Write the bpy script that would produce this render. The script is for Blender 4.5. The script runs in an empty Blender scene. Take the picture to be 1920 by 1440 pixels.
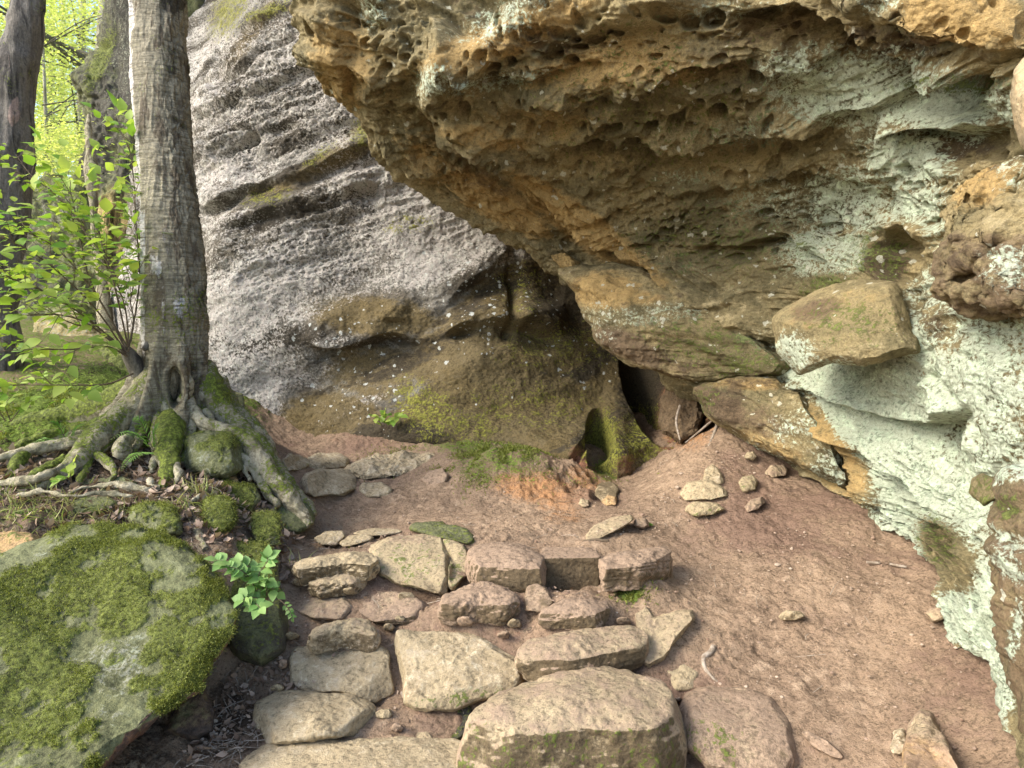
import bpy, math, random
import numpy as np
from mathutils import Vector, Matrix

# ------------------------------------------------------------------ camera
PITCH = math.radians(6.0)
CAMZ = 1.6
scene = bpy.context.scene
cam_d = bpy.data.cameras.new("camera")
cam_d.sensor_width = 36.0
cam_d.lens = 24.0
cam_d.clip_start = 0.05
cam_d.clip_end = 600.0
cam = bpy.data.objects.new("camera", cam_d)
scene.collection.objects.link(cam)
cam.location = (0, 0, CAMZ)
cam.rotation_euler = (math.radians(90) - PITCH, 0, 0)
scene.camera = cam
scene.render.resolution_x = 1024
scene.render.resolution_y = 768

# ------------------------------------------------------------------ world, sun, exposure
SUN_EL, SUN_AZ = math.radians(38), math.radians(-112)     # azimuth from +Y, clockwise; negative = left
w = bpy.data.worlds.new("World")
scene.world = w
w.use_nodes = True
wn = w.node_tree
wn.nodes.clear()
sky = wn.nodes.new("ShaderNodeTexSky")
sky.sky_type = 'NISHITA'
sky.sun_disc = False
sky.sun_elevation = SUN_EL
sky.sun_rotation = SUN_AZ
sky.air_density = 1.0
sky.dust_density = 2.5
bg = wn.nodes.new("ShaderNodeBackground")
bg.inputs["Strength"].default_value = 0.125
wo = wn.nodes.new("ShaderNodeOutputWorld")
wn.links.new(sky.outputs[0], bg.inputs[0])
wn.links.new(bg.outputs[0], wo.inputs[0])

sl = bpy.data.lights.new("sun", 'SUN')
sl.energy = 1.5
sl.angle = math.radians(26)
sl.color = (1.0, 0.93, 0.82)
so = bpy.data.objects.new("sun", sl)
scene.collection.objects.link(so)
sd = Vector((math.cos(SUN_EL) * math.sin(SUN_AZ), math.cos(SUN_EL) * math.cos(SUN_AZ), math.sin(SUN_EL)))
so.rotation_euler = (-sd).to_track_quat('-Z', 'Y').to_euler()
so.location = (-6, 0, 12)

scene.view_settings.view_transform = 'Standard'
scene.view_settings.look = 'None'
scene.view_settings.exposure = 1.78
scene.view_settings.gamma = 1.0
scene.cycles.max_bounces = 8
scene.cycles.diffuse_bounces = 5
scene.cycles.transmission_bounces = 4
scene.cycles.transparent_max_bounces = 4

# ------------------------------------------------------------------ maths helpers
CP, SP = math.cos(PITCH), math.sin(PITCH)
RNG = np.random.RandomState(7)

def ray(px, py):
    x = (np.asarray(px, float) - 960) / 1280.0
    y = (720 - np.asarray(py, float)) / 1280.0
    return np.stack([x, CP + y * SP, -SP + y * CP], -1)

def at(px, py, t):
    """the point the photograph shows at a pixel, t metres away"""
    t = np.asarray(t, float)
    return ray(px, py) * t[..., None] + np.array([0, 0, CAMZ])

def on_z(px, py, z):
    r = ray(px, py)
    t = (np.asarray(z, float) - CAMZ) / r[..., 2]
    return r * t[..., None] + np.array([0, 0, CAMZ])

def proj(P):
    Q = P - np.array([0, 0, CAMZ])
    d = Q[..., 1] * CP - Q[..., 2] * SP
    u = Q[..., 1] * SP + Q[..., 2] * CP
    d = np.where(np.abs(d) < 1e-3, 1e-3, d)
    return 960 + 1280 * Q[..., 0] / d, 720 - 1280 * u / d, d

def _hash(i, j, k, seed):
    h = (i * 374761393 + j * 668265263 + k * 2147483647 + seed * 974634777) & 0xffffffff
    h = ((h ^ (h >> 13)) * 1274126177) & 0xffffffff
    h = ((h ^ (h >> 16)) * 2246822519) & 0xffffffff
    h = h ^ (h >> 15)
    return (h & 0xffffff) / float(0xffffff)

def vnoise(P, seed=0):
    P = np.asarray(P, float)
    i = np.floor(P).astype(np.int64)
    f = P - i
    f = f * f * f * (f * (f * 6 - 15) + 10)
    out = 0
    for a in (0, 1):
        wa = f[..., 0] if a else 1 - f[..., 0]
        for b in (0, 1):
            wb = f[..., 1] if b else 1 - f[..., 1]
            for c in (0, 1):
                wc = f[..., 2] if c else 1 - f[..., 2]
                out = out + wa * wb * wc * _hash(i[..., 0] + a, i[..., 1] + b, i[..., 2] + c, seed)
    return out

def fbm(P, octv=5, seed=0, gain=0.5, lac=2.03):
    """about -1..1"""
    s, a, n = 0, 1.0, 0
    P = np.asarray(P, float)
    for o in range(octv):
        s = s + a * (vnoise(P + 17.3 * o, seed + o) * 2 - 1)
        n += a
        a *= gain
        P = P * lac
    return s / n * 1.6

def ridged(P, octv=4, seed=0, gain=0.55):
    s, a, n = 0, 1.0, 0
    P = np.asarray(P, float)
    for o in range(octv):
        s = s + a * (1 - np.abs(vnoise(P + 9.1 * o, seed + o) * 2 - 1) * 1.6)
        n += a
        a *= gain
        P = P * 2.07
    return s / n

def worley(P, seed=0, rnd=1.0):
    """F1, F2 distances and a hash of the nearest cell"""
    P = np.asarray(P, float)
    sh = P.shape[:-1]
    P = P.reshape(-1, 3)
    i = np.floor(P).astype(np.int64)
    f1 = np.full(len(P), 9.0); f2 = np.full(len(P), 9.0); hid = np.zeros(len(P))
    for a in (-1, 0, 1):
        for b in (-1, 0, 1):
            for c in (-1, 0, 1):
                q0, q1, q2 = i[:, 0] + a, i[:, 1] + b, i[:, 2] + c
                x = q0 + 0.5 + rnd * (_hash(q0, q1, q2, seed + 1) - 0.5)
                y = q1 + 0.5 + rnd * (_hash(q0, q1, q2, seed + 2) - 0.5)
                z = q2 + 0.5 + rnd * (_hash(q0, q1, q2, seed + 3) - 0.5)
                d = np.sqrt((P[:, 0] - x) ** 2 + (P[:, 1] - y) ** 2 + (P[:, 2] - z) ** 2)
                h = _hash(q0, q1, q2, seed + 4)
                m = d < f1
                f2 = np.where(m, f1, np.minimum(f2, d))
                hid = np.where(m, h, hid)
                f1 = np.where(m, d, f1)
    return f1.reshape(sh), f2.reshape(sh), hid.reshape(sh)

def sstep(a, b, x):
    t = np.clip((x - a) / (b - a), 0, 1)
    return t * t * (3 - 2 * t)

def blob(px, py, lst):
    """soft elliptical patches: (x, y, rx, ry, angle, value)"""
    out = np.zeros_like(px)
    for (x, y, rx, ry, an, v) in lst:
        c, s = math.cos(math.radians(an)), math.sin(math.radians(an))
        dx, dy = px - x, py - y
        a = (dx * c + dy * s) / rx
        b = (-dx * s + dy * c) / ry
        g = np.exp(-(a * a + b * b) ** 1.5 * 0.7)
        out = np.maximum(out, g * v) if v > 0 else out * (1 + g * v)
    return out

def seg_dist(px, py, pts):
    """distance to a polyline and the value along it (0..1)"""
    best = np.full(px.shape, 1e9); al = np.zeros(px.shape)
    n = len(pts) - 1
    for k in range(n):
        (x0, y0), (x1, y1) = pts[k][:2], pts[k + 1][:2]
        dx, dy = x1 - x0, y1 - y0
        t = np.clip(((px - x0) * dx + (py - y0) * dy) / (dx * dx + dy * dy + 1e-9), 0, 1)
        d = np.hypot(px - x0 - t * dx, py - y0 - t * dy)
        m = d < best
        best = np.where(m, d, best)
        al = np.where(m, (k + t) / n, al)
    return best, al

def side(px, py, pts):
    """signed distance to a polyline: positive on the left of its direction on screen (y down)"""
    best = np.full(px.shape, 1e9); sg = np.ones(px.shape)
    for k in range(len(pts) - 1):
        (x0, y0), (x1, y1) = pts[k], pts[k + 1]
        dx, dy = x1 - x0, y1 - y0
        t = np.clip(((px - x0) * dx + (py - y0) * dy) / (dx * dx + dy * dy + 1e-9), 0, 1)
        d = np.hypot(px - x0 - t * dx, py - y0 - t * dy)
        m = d < best
        best = np.where(m, d, best)
        sg = np.where(m, np.sign(dx * (py - y0) - dy * (px - x0)), sg)
    return best * -sg

def cr(vals, u):
    """Catmull-Rom through vals (n, ...) at parameters u in 0..n-1"""
    vals = np.asarray(vals, float)
    n = len(vals)
    u = np.clip(np.asarray(u, float), 0, n - 1 - 1e-9)
    i = np.floor(u).astype(int)
    f = (u - i).reshape((-1,) + (1,) * (vals.ndim - 1))
    p1 = vals[i]; p2 = vals[i + 1]
    p0 = np.where((i > 0).reshape(f.shape), vals[np.maximum(i - 1, 0)], 2 * p1 - p2)
    p3 = np.where((i + 2 < n).reshape(f.shape), vals[np.minimum(i + 2, n - 1)], 2 * p2 - p1)
    return 0.5 * (2 * p1 + (p2 - p0) * f + (2 * p0 - 5 * p1 + 4 * p2 - p3) * f ** 2 + (3 * p1 - p0 - 3 * p2 + p3) * f ** 3)

def net(rows, nu, nv):
    rows = np.asarray(rows, float)               # (R, C, k)
    a = cr(rows, np.linspace(0, rows.shape[0] - 1, nu))          # (nu, C, k)
    b = cr(a.transpose(1, 0, 2), np.linspace(0, rows.shape[1] - 1, nv))   # (nv, nu, k)
    return b.transpose(1, 0, 2)

def gnormals(P, flip=False):
    du = np.gradient(P, axis=0); dv = np.gradient(P, axis=1)
    n = np.cross(du, dv)
    n /= np.linalg.norm(n, axis=-1, keepdims=True) + 1e-12
    return -n if flip else n

# ------------------------------------------------------------------ object helpers
COL = scene.collection

def tag(o, label=None, cat=None, group=None, kind=None):
    if label: o["label"] = label
    if cat: o["category"] = cat
    if group: o["group"] = group
    if kind: o["kind"] = kind
    return o

def mesh_obj(name, V, F, mat, parent=None, masks=None, masks2=None, origin=True, smooth=True):
    V = np.asarray(V, float).reshape(-1, 3)
    me = bpy.data.meshes.new(name)
    org = np.zeros(3)
    if parent is not None:
        org = np.array(PORG[parent.name])
    elif origin:
        org = np.array([(V[:, 0].min() + V[:, 0].max()) / 2, (V[:, 1].min() + V[:, 1].max()) / 2, V[:, 2].min()])
    W = V - org
    if isinstance(F, np.ndarray):
        nf, k = F.shape
        me.vertices.add(len(W)); me.vertices.foreach_set("co", W.astype(np.float32).ravel())
        me.loops.add(nf * k); me.loops.foreach_set("vertex_index", F.astype(np.int32).ravel())
        me.polygons.add(nf)
        me.polygons.foreach_set("loop_start", np.arange(0, nf * k, k, dtype=np.int32))
        me.update(calc_edges=True)
    else:
        me.from_pydata([tuple(v) for v in W], [], F)
        me.update()
    me.polygons.foreach_set("use_smooth", np.full(len(me.polygons), smooth))
    for nm, m in (("mask", masks), ("mask2", masks2)):
        if m is not None:
            at_ = me.attributes.new(nm, 'FLOAT_COLOR', 'POINT')
            at_.data.foreach_set("color", np.asarray(m, np.float32).reshape(-1, 4).ravel())
    me.materials.append(mat)
    o = bpy.data.objects.new(name, me)
    COL.objects.link(o)
    if parent is None:
        o.location = org
        PORG[o.name] = tuple(org)
    else:
        o.parent = parent
        PORG[o.name] = tuple(org)
    return o

PORG = {}

def empty(name, loc, parent=None):
    o = bpy.data.objects.new(name, None)
    COL.objects.link(o)
    o.location = loc
    o.empty_display_size = 0.1
    PORG[o.name] = tuple(loc)
    return o

def grid_faces(nu, nv, flip=False, wrap_v=False):
    i = np.arange(nu - 1)[:, None]
    j = np.arange(nv if wrap_v else nv - 1)[None, :]
    j2 = (j + 1) % nv
    a = i * nv + j; b = i * nv + j2; c = (i + 1) * nv + j2; d = (i + 1) * nv + j
    F = np.stack([a + 0 * j, b + 0 * i, c, d], -1).reshape(-1, 4)
    return F[:, ::-1].copy() if flip else F

_cube_cache = {}
def cube_lattice(n):
    """points on the surface of a cube lattice (-1..1) and outward quads"""
    if n in _cube_cache: return _cube_cache[n]
    idx = {}; pts = []; faces = []
    def vid(t):
        if t not in idx:
            idx[t] = len(pts); pts.append(t)
        return idx[t]
    for ax in range(3):
        for sgn in (0, n):
            for a in range(n):
                for b in range(n):
                    q = []
                    for (da, db) in ((0, 0), (1, 0), (1, 1), (0, 1)):
                        t = [0, 0, 0]
                        t[ax] = sgn; t[(ax + 1) % 3] = a + da; t[(ax + 2) % 3] = b + db
                        q.append(vid(tuple(t)))
                    if sgn == 0: q = q[::-1]
                    faces.append(q)
    P = np.array(pts, float) / n * 2 - 1
    F = np.array(faces)
    E = np.concatenate([F[:, [0, 1]], F[:, [1, 2]], F[:, [2, 3]], F[:, [3, 0]]])
    _cube_cache[n] = (P, F, E)
    return _cube_cache[n]

def vnormals(P, F):
    n = np.cross(P[F[:, 2]] - P[F[:, 0]], P[F[:, 3]] - P[F[:, 1]])
    N = np.zeros_like(P)
    for k in range(4):
        np.add.at(N, F[:, k], n)
    return N / (np.linalg.norm(N, axis=1, keepdims=True) + 1e-12)

def laplace(P, E, it, lam=0.6):
    cnt = np.bincount(E[:, 0], minlength=len(P)).astype(float)[:, None]
    for _ in range(it):
        S = np.stack([np.bincount(E[:, 0], weights=P[E[:, 1], k], minlength=len(P)) for k in range(3)], 1)
        P = P + lam * (S / cnt - P)
    return P

def radial(poly, cx, cy, th):
    """distance from (cx, cy) to the polygon in each direction th"""
    poly = np.asarray(poly, float)
    dx, dy = np.cos(th), np.sin(th)
    R = np.zeros_like(th)
    n = len(poly)
    for k in range(n):
        ax, ay = poly[k] - (cx, cy)
        bx, by = poly[(k + 1) % n] - (cx, cy)
        ex, ey = bx - ax, by - ay
        den = dx * ey - dy * ex
        den = np.where(np.abs(den) < 1e-12, 1e-12, den)
        r = (ax * ey - ay * ex) / den
        s = (ax * dy - ay * dx) / den
        ok = (s >= -1e-6) & (s <= 1 + 1e-6) & (r > 0)
        R = np.where(ok & (r > R), r, R)
    return R

# ------------------------------------------------------------------ materials
def N(nt, typ, **kw):
    n = nt.nodes.new(typ)
    for k, v in kw.items():
        if k.startswith("i_"):
            key = k[2:]
            n.inputs[int(key) if key.isdigit() else key.replace("_", " ")].default_value = v
        else:
            setattr(n, k, v)
    return n

def math_(nt, op, a, b=None, clamp=False):
    n = nt.nodes.new("ShaderNodeMath"); n.operation = op; n.use_clamp = clamp
    for k, v in ((0, a), (1, b)):
        if v is None: continue
        if isinstance(v, (int, float)): n.inputs[k].default_value = v
        else: nt.links.new(v, n.inputs[k])
    return n.outputs[0]

def mixc(nt, fac, a, b, mode='MIX'):
    n = nt.nodes.new("ShaderNodeMix"); n.data_type = 'RGBA'; n.blend_type = mode
    for s, v in ((n.inputs[0], fac), (n.inputs[6], a), (n.inputs[7], b)):
        if isinstance(v, (int, float)): s.default_value = v
        elif isinstance(v, tuple): s.default_value = (*v, 1)
        else: nt.links.new(v, s)
    return n.outputs[2]

def noise_(nt, vec, scale, detail=6, rough=0.6, dist=0.0):
    n = N(nt, "ShaderNodeTexNoise")
    n.inputs["Scale"].default_value = scale; n.inputs["Detail"].default_value = detail
    n.inputs["Roughness"].default_value = rough; n.inputs["Distortion"].default_value = dist
    nt.links.new(vec, n.inputs["Vector"])
    return n.outputs["Fac"]

def ramp(nt, fac, lo, hi):
    n = N(nt, "ShaderNodeMapRange", interpolation_type='SMOOTHSTEP')
    nt.links.new(fac, n.inputs[0])
    n.inputs[1].default_value = lo; n.inputs[2].default_value = hi
    return n.outputs[0]

def layer(nt, col, mask, noise, color, k=0.95, w=0.07, strength=1.0):
    v = math_(nt, 'ADD', mask, math_(nt, 'MULTIPLY', math_(nt, 'SUBTRACT', noise, 0.5), k))
    f = ramp(nt, v, 0.46 - w, 0.46 + w)
    if strength < 1: f = math_(nt, 'MULTIPLY', f, strength)
    return mixc(nt, f, col, color), f

def rock_mat(name, c1, c2, c3=None, lichen=(.5, .56, .45), moss=(.10, .14, .02), ochre=(.40, .2, .06), dark=(.03, .026, .02),
             spots=(.55, .58, .55), red=(.28, .13, .08), bump=0.5, bscale=1.0, stretch=(1, 1, 1), rough=0.9, grain=0.35, base_scale=2.0, spec=0.25, fleck=0.5, light=0.25):
    m = bpy.data.materials.new(name)
    m.use_nodes = True
    nt = m.node_tree; nt.nodes.clear()
    out = N(nt, "ShaderNodeOutputMaterial")
    bs = N(nt, "ShaderNodeBsdfPrincipled")
    bs.inputs["Roughness"].default_value = rough
    bs.inputs["Specular IOR Level"].default_value = spec
    nt.links.new(bs.outputs[0], out.inputs[0])
    tc = N(nt, "ShaderNodeTexCoord")
    mp = N(nt, "ShaderNodeMapping"); mp.inputs["Scale"].default_value = stretch
    nt.links.new(tc.outputs["Object"], mp.inputs[0])
    raw = tc.outputs["Object"]
    v = mp.outputs[0]
    at1 = N(nt, "ShaderNodeAttribute", attribute_name="mask")
    at2 = N(nt, "ShaderNodeAttribute", attribute_name="mask2")
    s1 = N(nt, "ShaderNodeSeparateColor"); nt.links.new(at1.outputs["Color"], s1.inputs[0])
    s2 = N(nt, "ShaderNodeSeparateColor"); nt.links.new(at2.outputs["Color"], s2.inputs[0])
    n1 = noise_(nt, v, base_scale, 8, 0.62, 0.3)
    n2 = noise_(nt, v, 11 * bscale, 8, 0.7)
    n3 = noise_(nt, raw, 55 * bscale, 5, 0.7)
    n4 = noise_(nt, raw, 190, 3, 0.6)
    col = mixc(nt, ramp(nt, n1, 0.38, 0.62), c1, c2)
    if c3: col = mixc(nt, ramp(nt, n2, 0.5, 0.68), col, c3)
    col, _ = layer(nt, col, s1.outputs[2], n2, ochre, 1.0, 0.16, 0.85)
    col, _ = layer(nt, col, s2.outputs[1], n2, red, 1.0, 0.16, 0.85)
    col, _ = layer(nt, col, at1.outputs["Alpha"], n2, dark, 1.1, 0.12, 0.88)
    nl = math_(nt, 'ADD', math_(nt, 'MULTIPLY', n2, 0.6), math_(nt, 'MULTIPLY', n3, 0.4))
    lcol = mixc(nt, ramp(nt, math_(nt, 'ADD', math_(nt, 'MULTIPLY', n3, .5), math_(nt, 'MULTIPLY', n2, .5)), 0.40, 0.60), tuple(x * 0.55 for x in lichen), lichen)
    v2 = N(nt, "ShaderNodeTexVoronoi"); v2.inputs["Scale"].default_value = 17
    nd2 = noise_(nt, raw, 14, 3, .6)
    cmb = N(nt, "ShaderNodeVectorMath", operation='SCALE'); nt.links.new(raw, cmb.inputs[0])
    nt.links.new(math_(nt, 'ADD', math_(nt, 'MULTIPLY', nd2, .10), .95), cmb.inputs["Scale"])
    nt.links.new(cmb.outputs[0], v2.inputs["Vector"])
    ros = ramp(nt, math_(nt, 'ADD', v2.outputs["Distance"], math_(nt, 'MULTIPLY', math_(nt, 'SUBTRACT', n3, .5), .9)), .62, .25)
    lcol = mixc(nt, ros, tuple(x * y for x, y in zip(lichen, (.74, .70, .72))), lcol)
    lk = math_(nt, 'ADD', math_(nt, 'MULTIPLY', math_(nt, 'SUBTRACT', n2, 0.5), 1.6), math_(nt, 'MULTIPLY', math_(nt, 'SUBTRACT', n3, 0.5), 2.2))
    lk = math_(nt, 'ADD', lk, s1.outputs[0])
    lf = math_(nt, 'MULTIPLY', ramp(nt, lk, 0.34, 0.66), math_(nt, 'MULTIPLY', ramp(nt, s1.outputs[0], 0.0, 0.3), 0.93))
    col = mixc(nt, lf, col, lcol)
    mcol = mixc(nt, ramp(nt, n3, 0.3, 0.7), tuple(x * 0.4 for x in moss), tuple(x * 1.35 for x in moss))
    mk = math_(nt, 'ADD', math_(nt, 'MULTIPLY', math_(nt, 'SUBTRACT', n2, 0.5), 2.0), math_(nt, 'MULTIPLY', math_(nt, 'SUBTRACT', n3, 0.5), 2.2))
    mk = math_(nt, 'ADD', mk, s1.outputs[1])
    mf = math_(nt, 'MULTIPLY', ramp(nt, mk, 0.36, 0.66), math_(nt, 'MULTIPLY', ramp(nt, s1.outputs[1], 0.0, 0.3), 0.93))
    col = mixc(nt, mf, col, mcol)
    fk = math_(nt, 'MULTIPLY', ramp(nt, math_(nt, 'ADD', n3, math_(nt, 'MULTIPLY', math_(nt, 'SUBTRACT', n2, 0.5), 0.6)), 0.47, 0.36), fleck)
    dk = N(nt, "ShaderNodeVectorMath", operation='SCALE'); nt.links.new(col, dk.inputs[0]); dk.inputs["Scale"].default_value = 0.25
    col = mixc(nt, fk, col, dk.outputs[0])
    lt = N(nt, "ShaderNodeVectorMath", operation='SCALE'); nt.links.new(col, lt.inputs[0]); lt.inputs["Scale"].default_value = 2.0
    col = mixc(nt, math_(nt, 'MULTIPLY', ramp(nt, n4, 0.60, 0.70), light), col, lt.outputs[0])
    # round lichen spots
    vor = N(nt, "ShaderNodeTexVoronoi"); vor.inputs["Scale"].default_value = 27
    nd = N(nt, "ShaderNodeTexNoise"); nd.inputs["Scale"].default_value = 30
    nt.links.new(raw, nd.inputs["Vector"])
    mv = mixc(nt, 0.05, raw, nd.outputs["Color"])
    nt.links.new(mv, vor.inputs["Vector"])
    sv = N(nt, "ShaderNodeSeparateColor"); nt.links.new(vor.outputs["Color"], sv.inputs[0])
    rad = math_(nt, 'MULTIPLY', math_(nt, 'MULTIPLY', sv.outputs[0], sv.outputs[1]), 0.62)
    sf = math_(nt, 'SUBTRACT', rad, vor.outputs["Distance"])
    sf = ramp(nt, sf, -0.02, 0.05)
    sm = math_(nt, 'GREATER_THAN', s2.outputs[0], sv.outputs[2])
    sf = math_(nt, 'MULTIPLY', math_(nt, 'MULTIPLY', sf, sm), 0.8)
    col = mixc(nt, sf, col, spots)
    # grain
    g = math_(nt, 'ADD', math_(nt, 'MULTIPLY', n3, 0.55), math_(nt, 'MULTIPLY', n4, 0.45))
    gm = N(nt, "ShaderNodeMapRange"); nt.links.new(g, gm.inputs[0])
    gm.inputs[1].default_value = 0.3; gm.inputs[2].default_value = 0.7
    gm.inputs[3].default_value = 1 - grain; gm.inputs[4].default_value = 1 + grain
    vm = N(nt, "ShaderNodeVectorMath", operation='SCALE')
    nt.links.new(col, vm.inputs[0]); nt.links.new(gm.outputs[0], vm.inputs["Scale"])
    nt.links.new(vm.outputs[0], bs.inputs["Base Color"])
    # bump
    h = math_(nt, 'ADD', math_(nt, 'MULTIPLY', n2, 1.0), math_(nt, 'MULTIPLY', n3, 0.45))
    h = math_(nt, 'ADD', h, math_(nt, 'MULTIPLY', n4, 0.14))
    h = math_(nt, 'ADD', h, math_(nt, 'MULTIPLY', lf, 0.05))
    h = math_(nt, 'ADD', h, math_(nt, 'MULTIPLY', mf, 0.12))
    bp = N(nt, "ShaderNodeBump"); bp.inputs["Strength"].default_value = bump
    bp.inputs["Distance"].default_value = 0.03
    nt.links.new(h, bp.inputs["Height"])
    nt.links.new(bp.outputs[0], bs.inputs["Normal"])
    return m

def simple_mat(name, c1, c2, scale=20, rough=0.85, bump=0.2, stretch=(1, 1, 1), dist=0.01):
    m = bpy.data.materials.new(name); m.use_nodes = True
    nt = m.node_tree
    bs = nt.nodes["Principled BSDF"]; bs.inputs["Roughness"].default_value = rough
    bs.inputs["Specular IOR Level"].default_value = 0.25
    tc = N(nt, "ShaderNodeTexCoord"); mp = N(nt, "ShaderNodeMapping"); mp.inputs["Scale"].default_value = stretch
    nt.links.new(tc.outputs["Object"], mp.inputs[0])
    n = noise_(nt, mp.outputs[0], scale, 6, 0.65)
    nt.links.new(mixc(nt, ramp(nt, n, 0.35, 0.65), c1, c2), bs.inputs["Base Color"])
    bp = N(nt, "ShaderNodeBump"); bp.inputs["Strength"].default_value = bump; bp.inputs["Distance"].default_value = dist
    nt.links.new(n, bp.inputs["Height"]); nt.links.new(bp.outputs[0], bs.inputs["Normal"])
    return m

def leaf_mat(name, c1, c2, trans=0.5):
    m = bpy.data.materials.new(name); m.use_nodes = True
    nt = m.node_tree; nt.nodes.clear()
    out = N(nt, "ShaderNodeOutputMaterial")
    bs = N(nt, "ShaderNodeBsdfPrincipled"); bs.inputs["Roughness"].default_value = 0.55
    bs.inputs["Specular IOR Level"].default_value = 0.35
    tr = N(nt, "ShaderNodeBsdfTranslucent")
    mx = N(nt, "ShaderNodeMixShader"); mx.inputs[0].default_value = trans
    geo = N(nt, "ShaderNodeNewGeometry")
    col = mixc(nt, geo.outputs["Random Per Island"], c1, c2)
    nt.links.new(col, bs.inputs["Base Color"])
    tcol = mixc(nt, 1.0, col, (1.0, 1.0, 0.55), 'MULTIPLY')
    nt.links.new(tcol, tr.inputs[0])
    nt.links.new(bs.outputs[0], mx.inputs[1]); nt.links.new(tr.outputs[0], mx.inputs[2])
    nt.links.new(mx.outputs[0], out.inputs[0])
    return m

M = {}
M['wall'] = rock_mat("grey_cliff_rock", (.21, .20, .17), (.12, .105, .08), (.28, .27, .24), lichen=(.50, .49, .43),
                     moss=(.17, .17, .03), ochre=(.13, .095, .035), dark=(.045, .037, .025), spots=(.5, .53, .5), bump=0.75, grain=0.35, stretch=(1, 1, 1.7), fleck=.55, light=.3)
M['over'] = rock_mat("ochre_overhang_rock", (.265, .215, .11), (.14, .12, .062), (.37, .31, .175), lichen=(.53, .63, .47),
                     moss=(.10, .12, .03), ochre=(.38, .26, .105), dark=(.07, .05, .03), spots=(.5, .5, .4), red=(.13, .088, .055), bump=0.9, grain=0.4, stretch=(1, 1, 2.0), fleck=.35, light=.2)
M['dirt'] = rock_mat("red_dirt", (.335, .24, .16), (.24, .17, .115), (.41, .305, .21), lichen=(.34, .28, .19), moss=(.13, .19, .03),
                     ochre=(.42, .22, .10), dark=(.07, .05, .035), red=(.20, .13, .095), bump=0.9, grain=0.25, bscale=1.4, spec=0.1)
M['stone'] = rock_mat("tan_sandstone", (.39, .315, .195), (.29, .23, .14), (.45, .375, .25), lichen=(.54, .475, .33), moss=(.10, .125, .025),
                      ochre=(.42, .27, .12), dark=(.10, .075, .04), red=(.27, .19, .135), bump=0.6, grain=0.28)
M['boulder'] = rock_mat("mossy_grey_boulder_rock", (.155, .165, .08), (.115, .12, .055), (.20, .21, .115), lichen=(.30, .32, .23), moss=(.12, .14, .03),
                        ochre=(.40, .30, .12), dark=(.055, .05, .045), bump=0.7, grain=0.3)
M['bark'] = None

LT = []
for r, wd in ((0, 0), (.18, .23), (.42, .34), (.72, .2), (1, 0)):
    LT.append([(-wd, r, .09 * wd / .4), (0, r, 0), (wd, r, .09 * wd / .4)])
LT = np.array(LT).reshape(-1, 3)                      # 15 verts, leaf along +y, unit length
LTF = np.array([[i * 3 + j, i * 3 + j + 1, (i + 1) * 3 + j + 1, (i + 1) * 3 + j] for i in range(4) for j in range(2)])
ST = np.array([(0, 0, 0), (.32, .45, .06), (0, 1, 0), (-.32, .45, .06)], float)
STF = np.array([[0, 1, 2, 3]])

def leaves(pos, dirs, ups, size, tmpl=LT, tf=LTF, curl=0.0, width=1.0):
    """many leaves as one vertex/face array; pos, dirs, ups (n,3), size (n,)"""
    d = dirs / (np.linalg.norm(dirs, axis=1, keepdims=True) + 1e-9)
    s = np.cross(d, ups); s /= np.linalg.norm(s, axis=1, keepdims=True) + 1e-9
    u = np.cross(s, d)
    n = len(pos); k = len(tmpl)
    T = tmpl.copy(); T[:, 0] *= width
    z = T[:, 2] - curl * T[:, 1] ** 2
    V = pos[:, None] + size[:, None, None] * (s[:, None] * T[None, :, 0, None] + d[:, None] * T[None, :, 1, None] + u[:, None] * z[None, :, None])
    F = tf[None] + (np.arange(n) * k)[:, None, None]
    return V.reshape(-1, 3), F.reshape(-1, 4)
M['mossblade'] = leaf_mat("moss_blade", (.10, .125, .022), (.27, .30, .06), .35)

# ------------------------------------------------------------------ generic rock builders
def finish_masks(P, spec, nrm=None):
    """spec: dict R,G,B,A,S,T -> list of blobs, number or callable(px,py,P,n)"""
    px, py, d = proj(P)
    out = []
    for k in "RGBAST":
        s = spec.get(k, 0.0)
        if callable(s): v = s(px, py, P, nrm)
        elif isinstance(s, (int, float)): v = np.full(px.shape, float(s))
        else: v = blob(px, py, s)
        out.append(np.clip(v, 0, 1.2))
    m1 = np.stack([out[0], out[1], out[2], out[3]], -1)
    m2 = np.stack([out[4], out[5], np.zeros_like(out[4]), np.ones_like(out[4])], -1)
    return m1, m2

def topmask(gain=1.0, lo=0.2, hi=0.9):
    return lambda px, py, P, n: gain * sstep(lo, hi, n[..., 2])

def rough_up(P, F, E, seed, amp, freq, strata=0.0, sfreq=14, tilt=(0.1, 0.05), cracks=0.0, fine=0.25):
    n = vnormals(P, F)
    q = P + seed * 3.7
    d = amp * fbm(q * freq, 5, seed, 0.52)
    d = d + amp * fine * fbm(q * freq * 7, 3, seed + 5)
    if strata:
        zz = P[:, 2] + tilt[0] * P[:, 0] + tilt[1] * P[:, 1] + 0.05 * fbm(q * 2.2, 3, seed + 9)
        s = ridged(np.stack([q[:, 0] * 1.2, q[:, 1] * 1.2, zz * sfreq], -1), 3, seed + 3)
        d = d + strata * (s - 0.5) * (1 - np.abs(n[:, 2]) ** 2 * 0.7)
    if cracks:
        f1, f2, h = worley(q * 3.2 + 0.25 * fbm(q * 4, 3, seed)[:, None], seed)
        d = d - cracks * (1 - sstep(0.0, 0.06, f2 - f1))
    return P + n * d[:, None]

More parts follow.
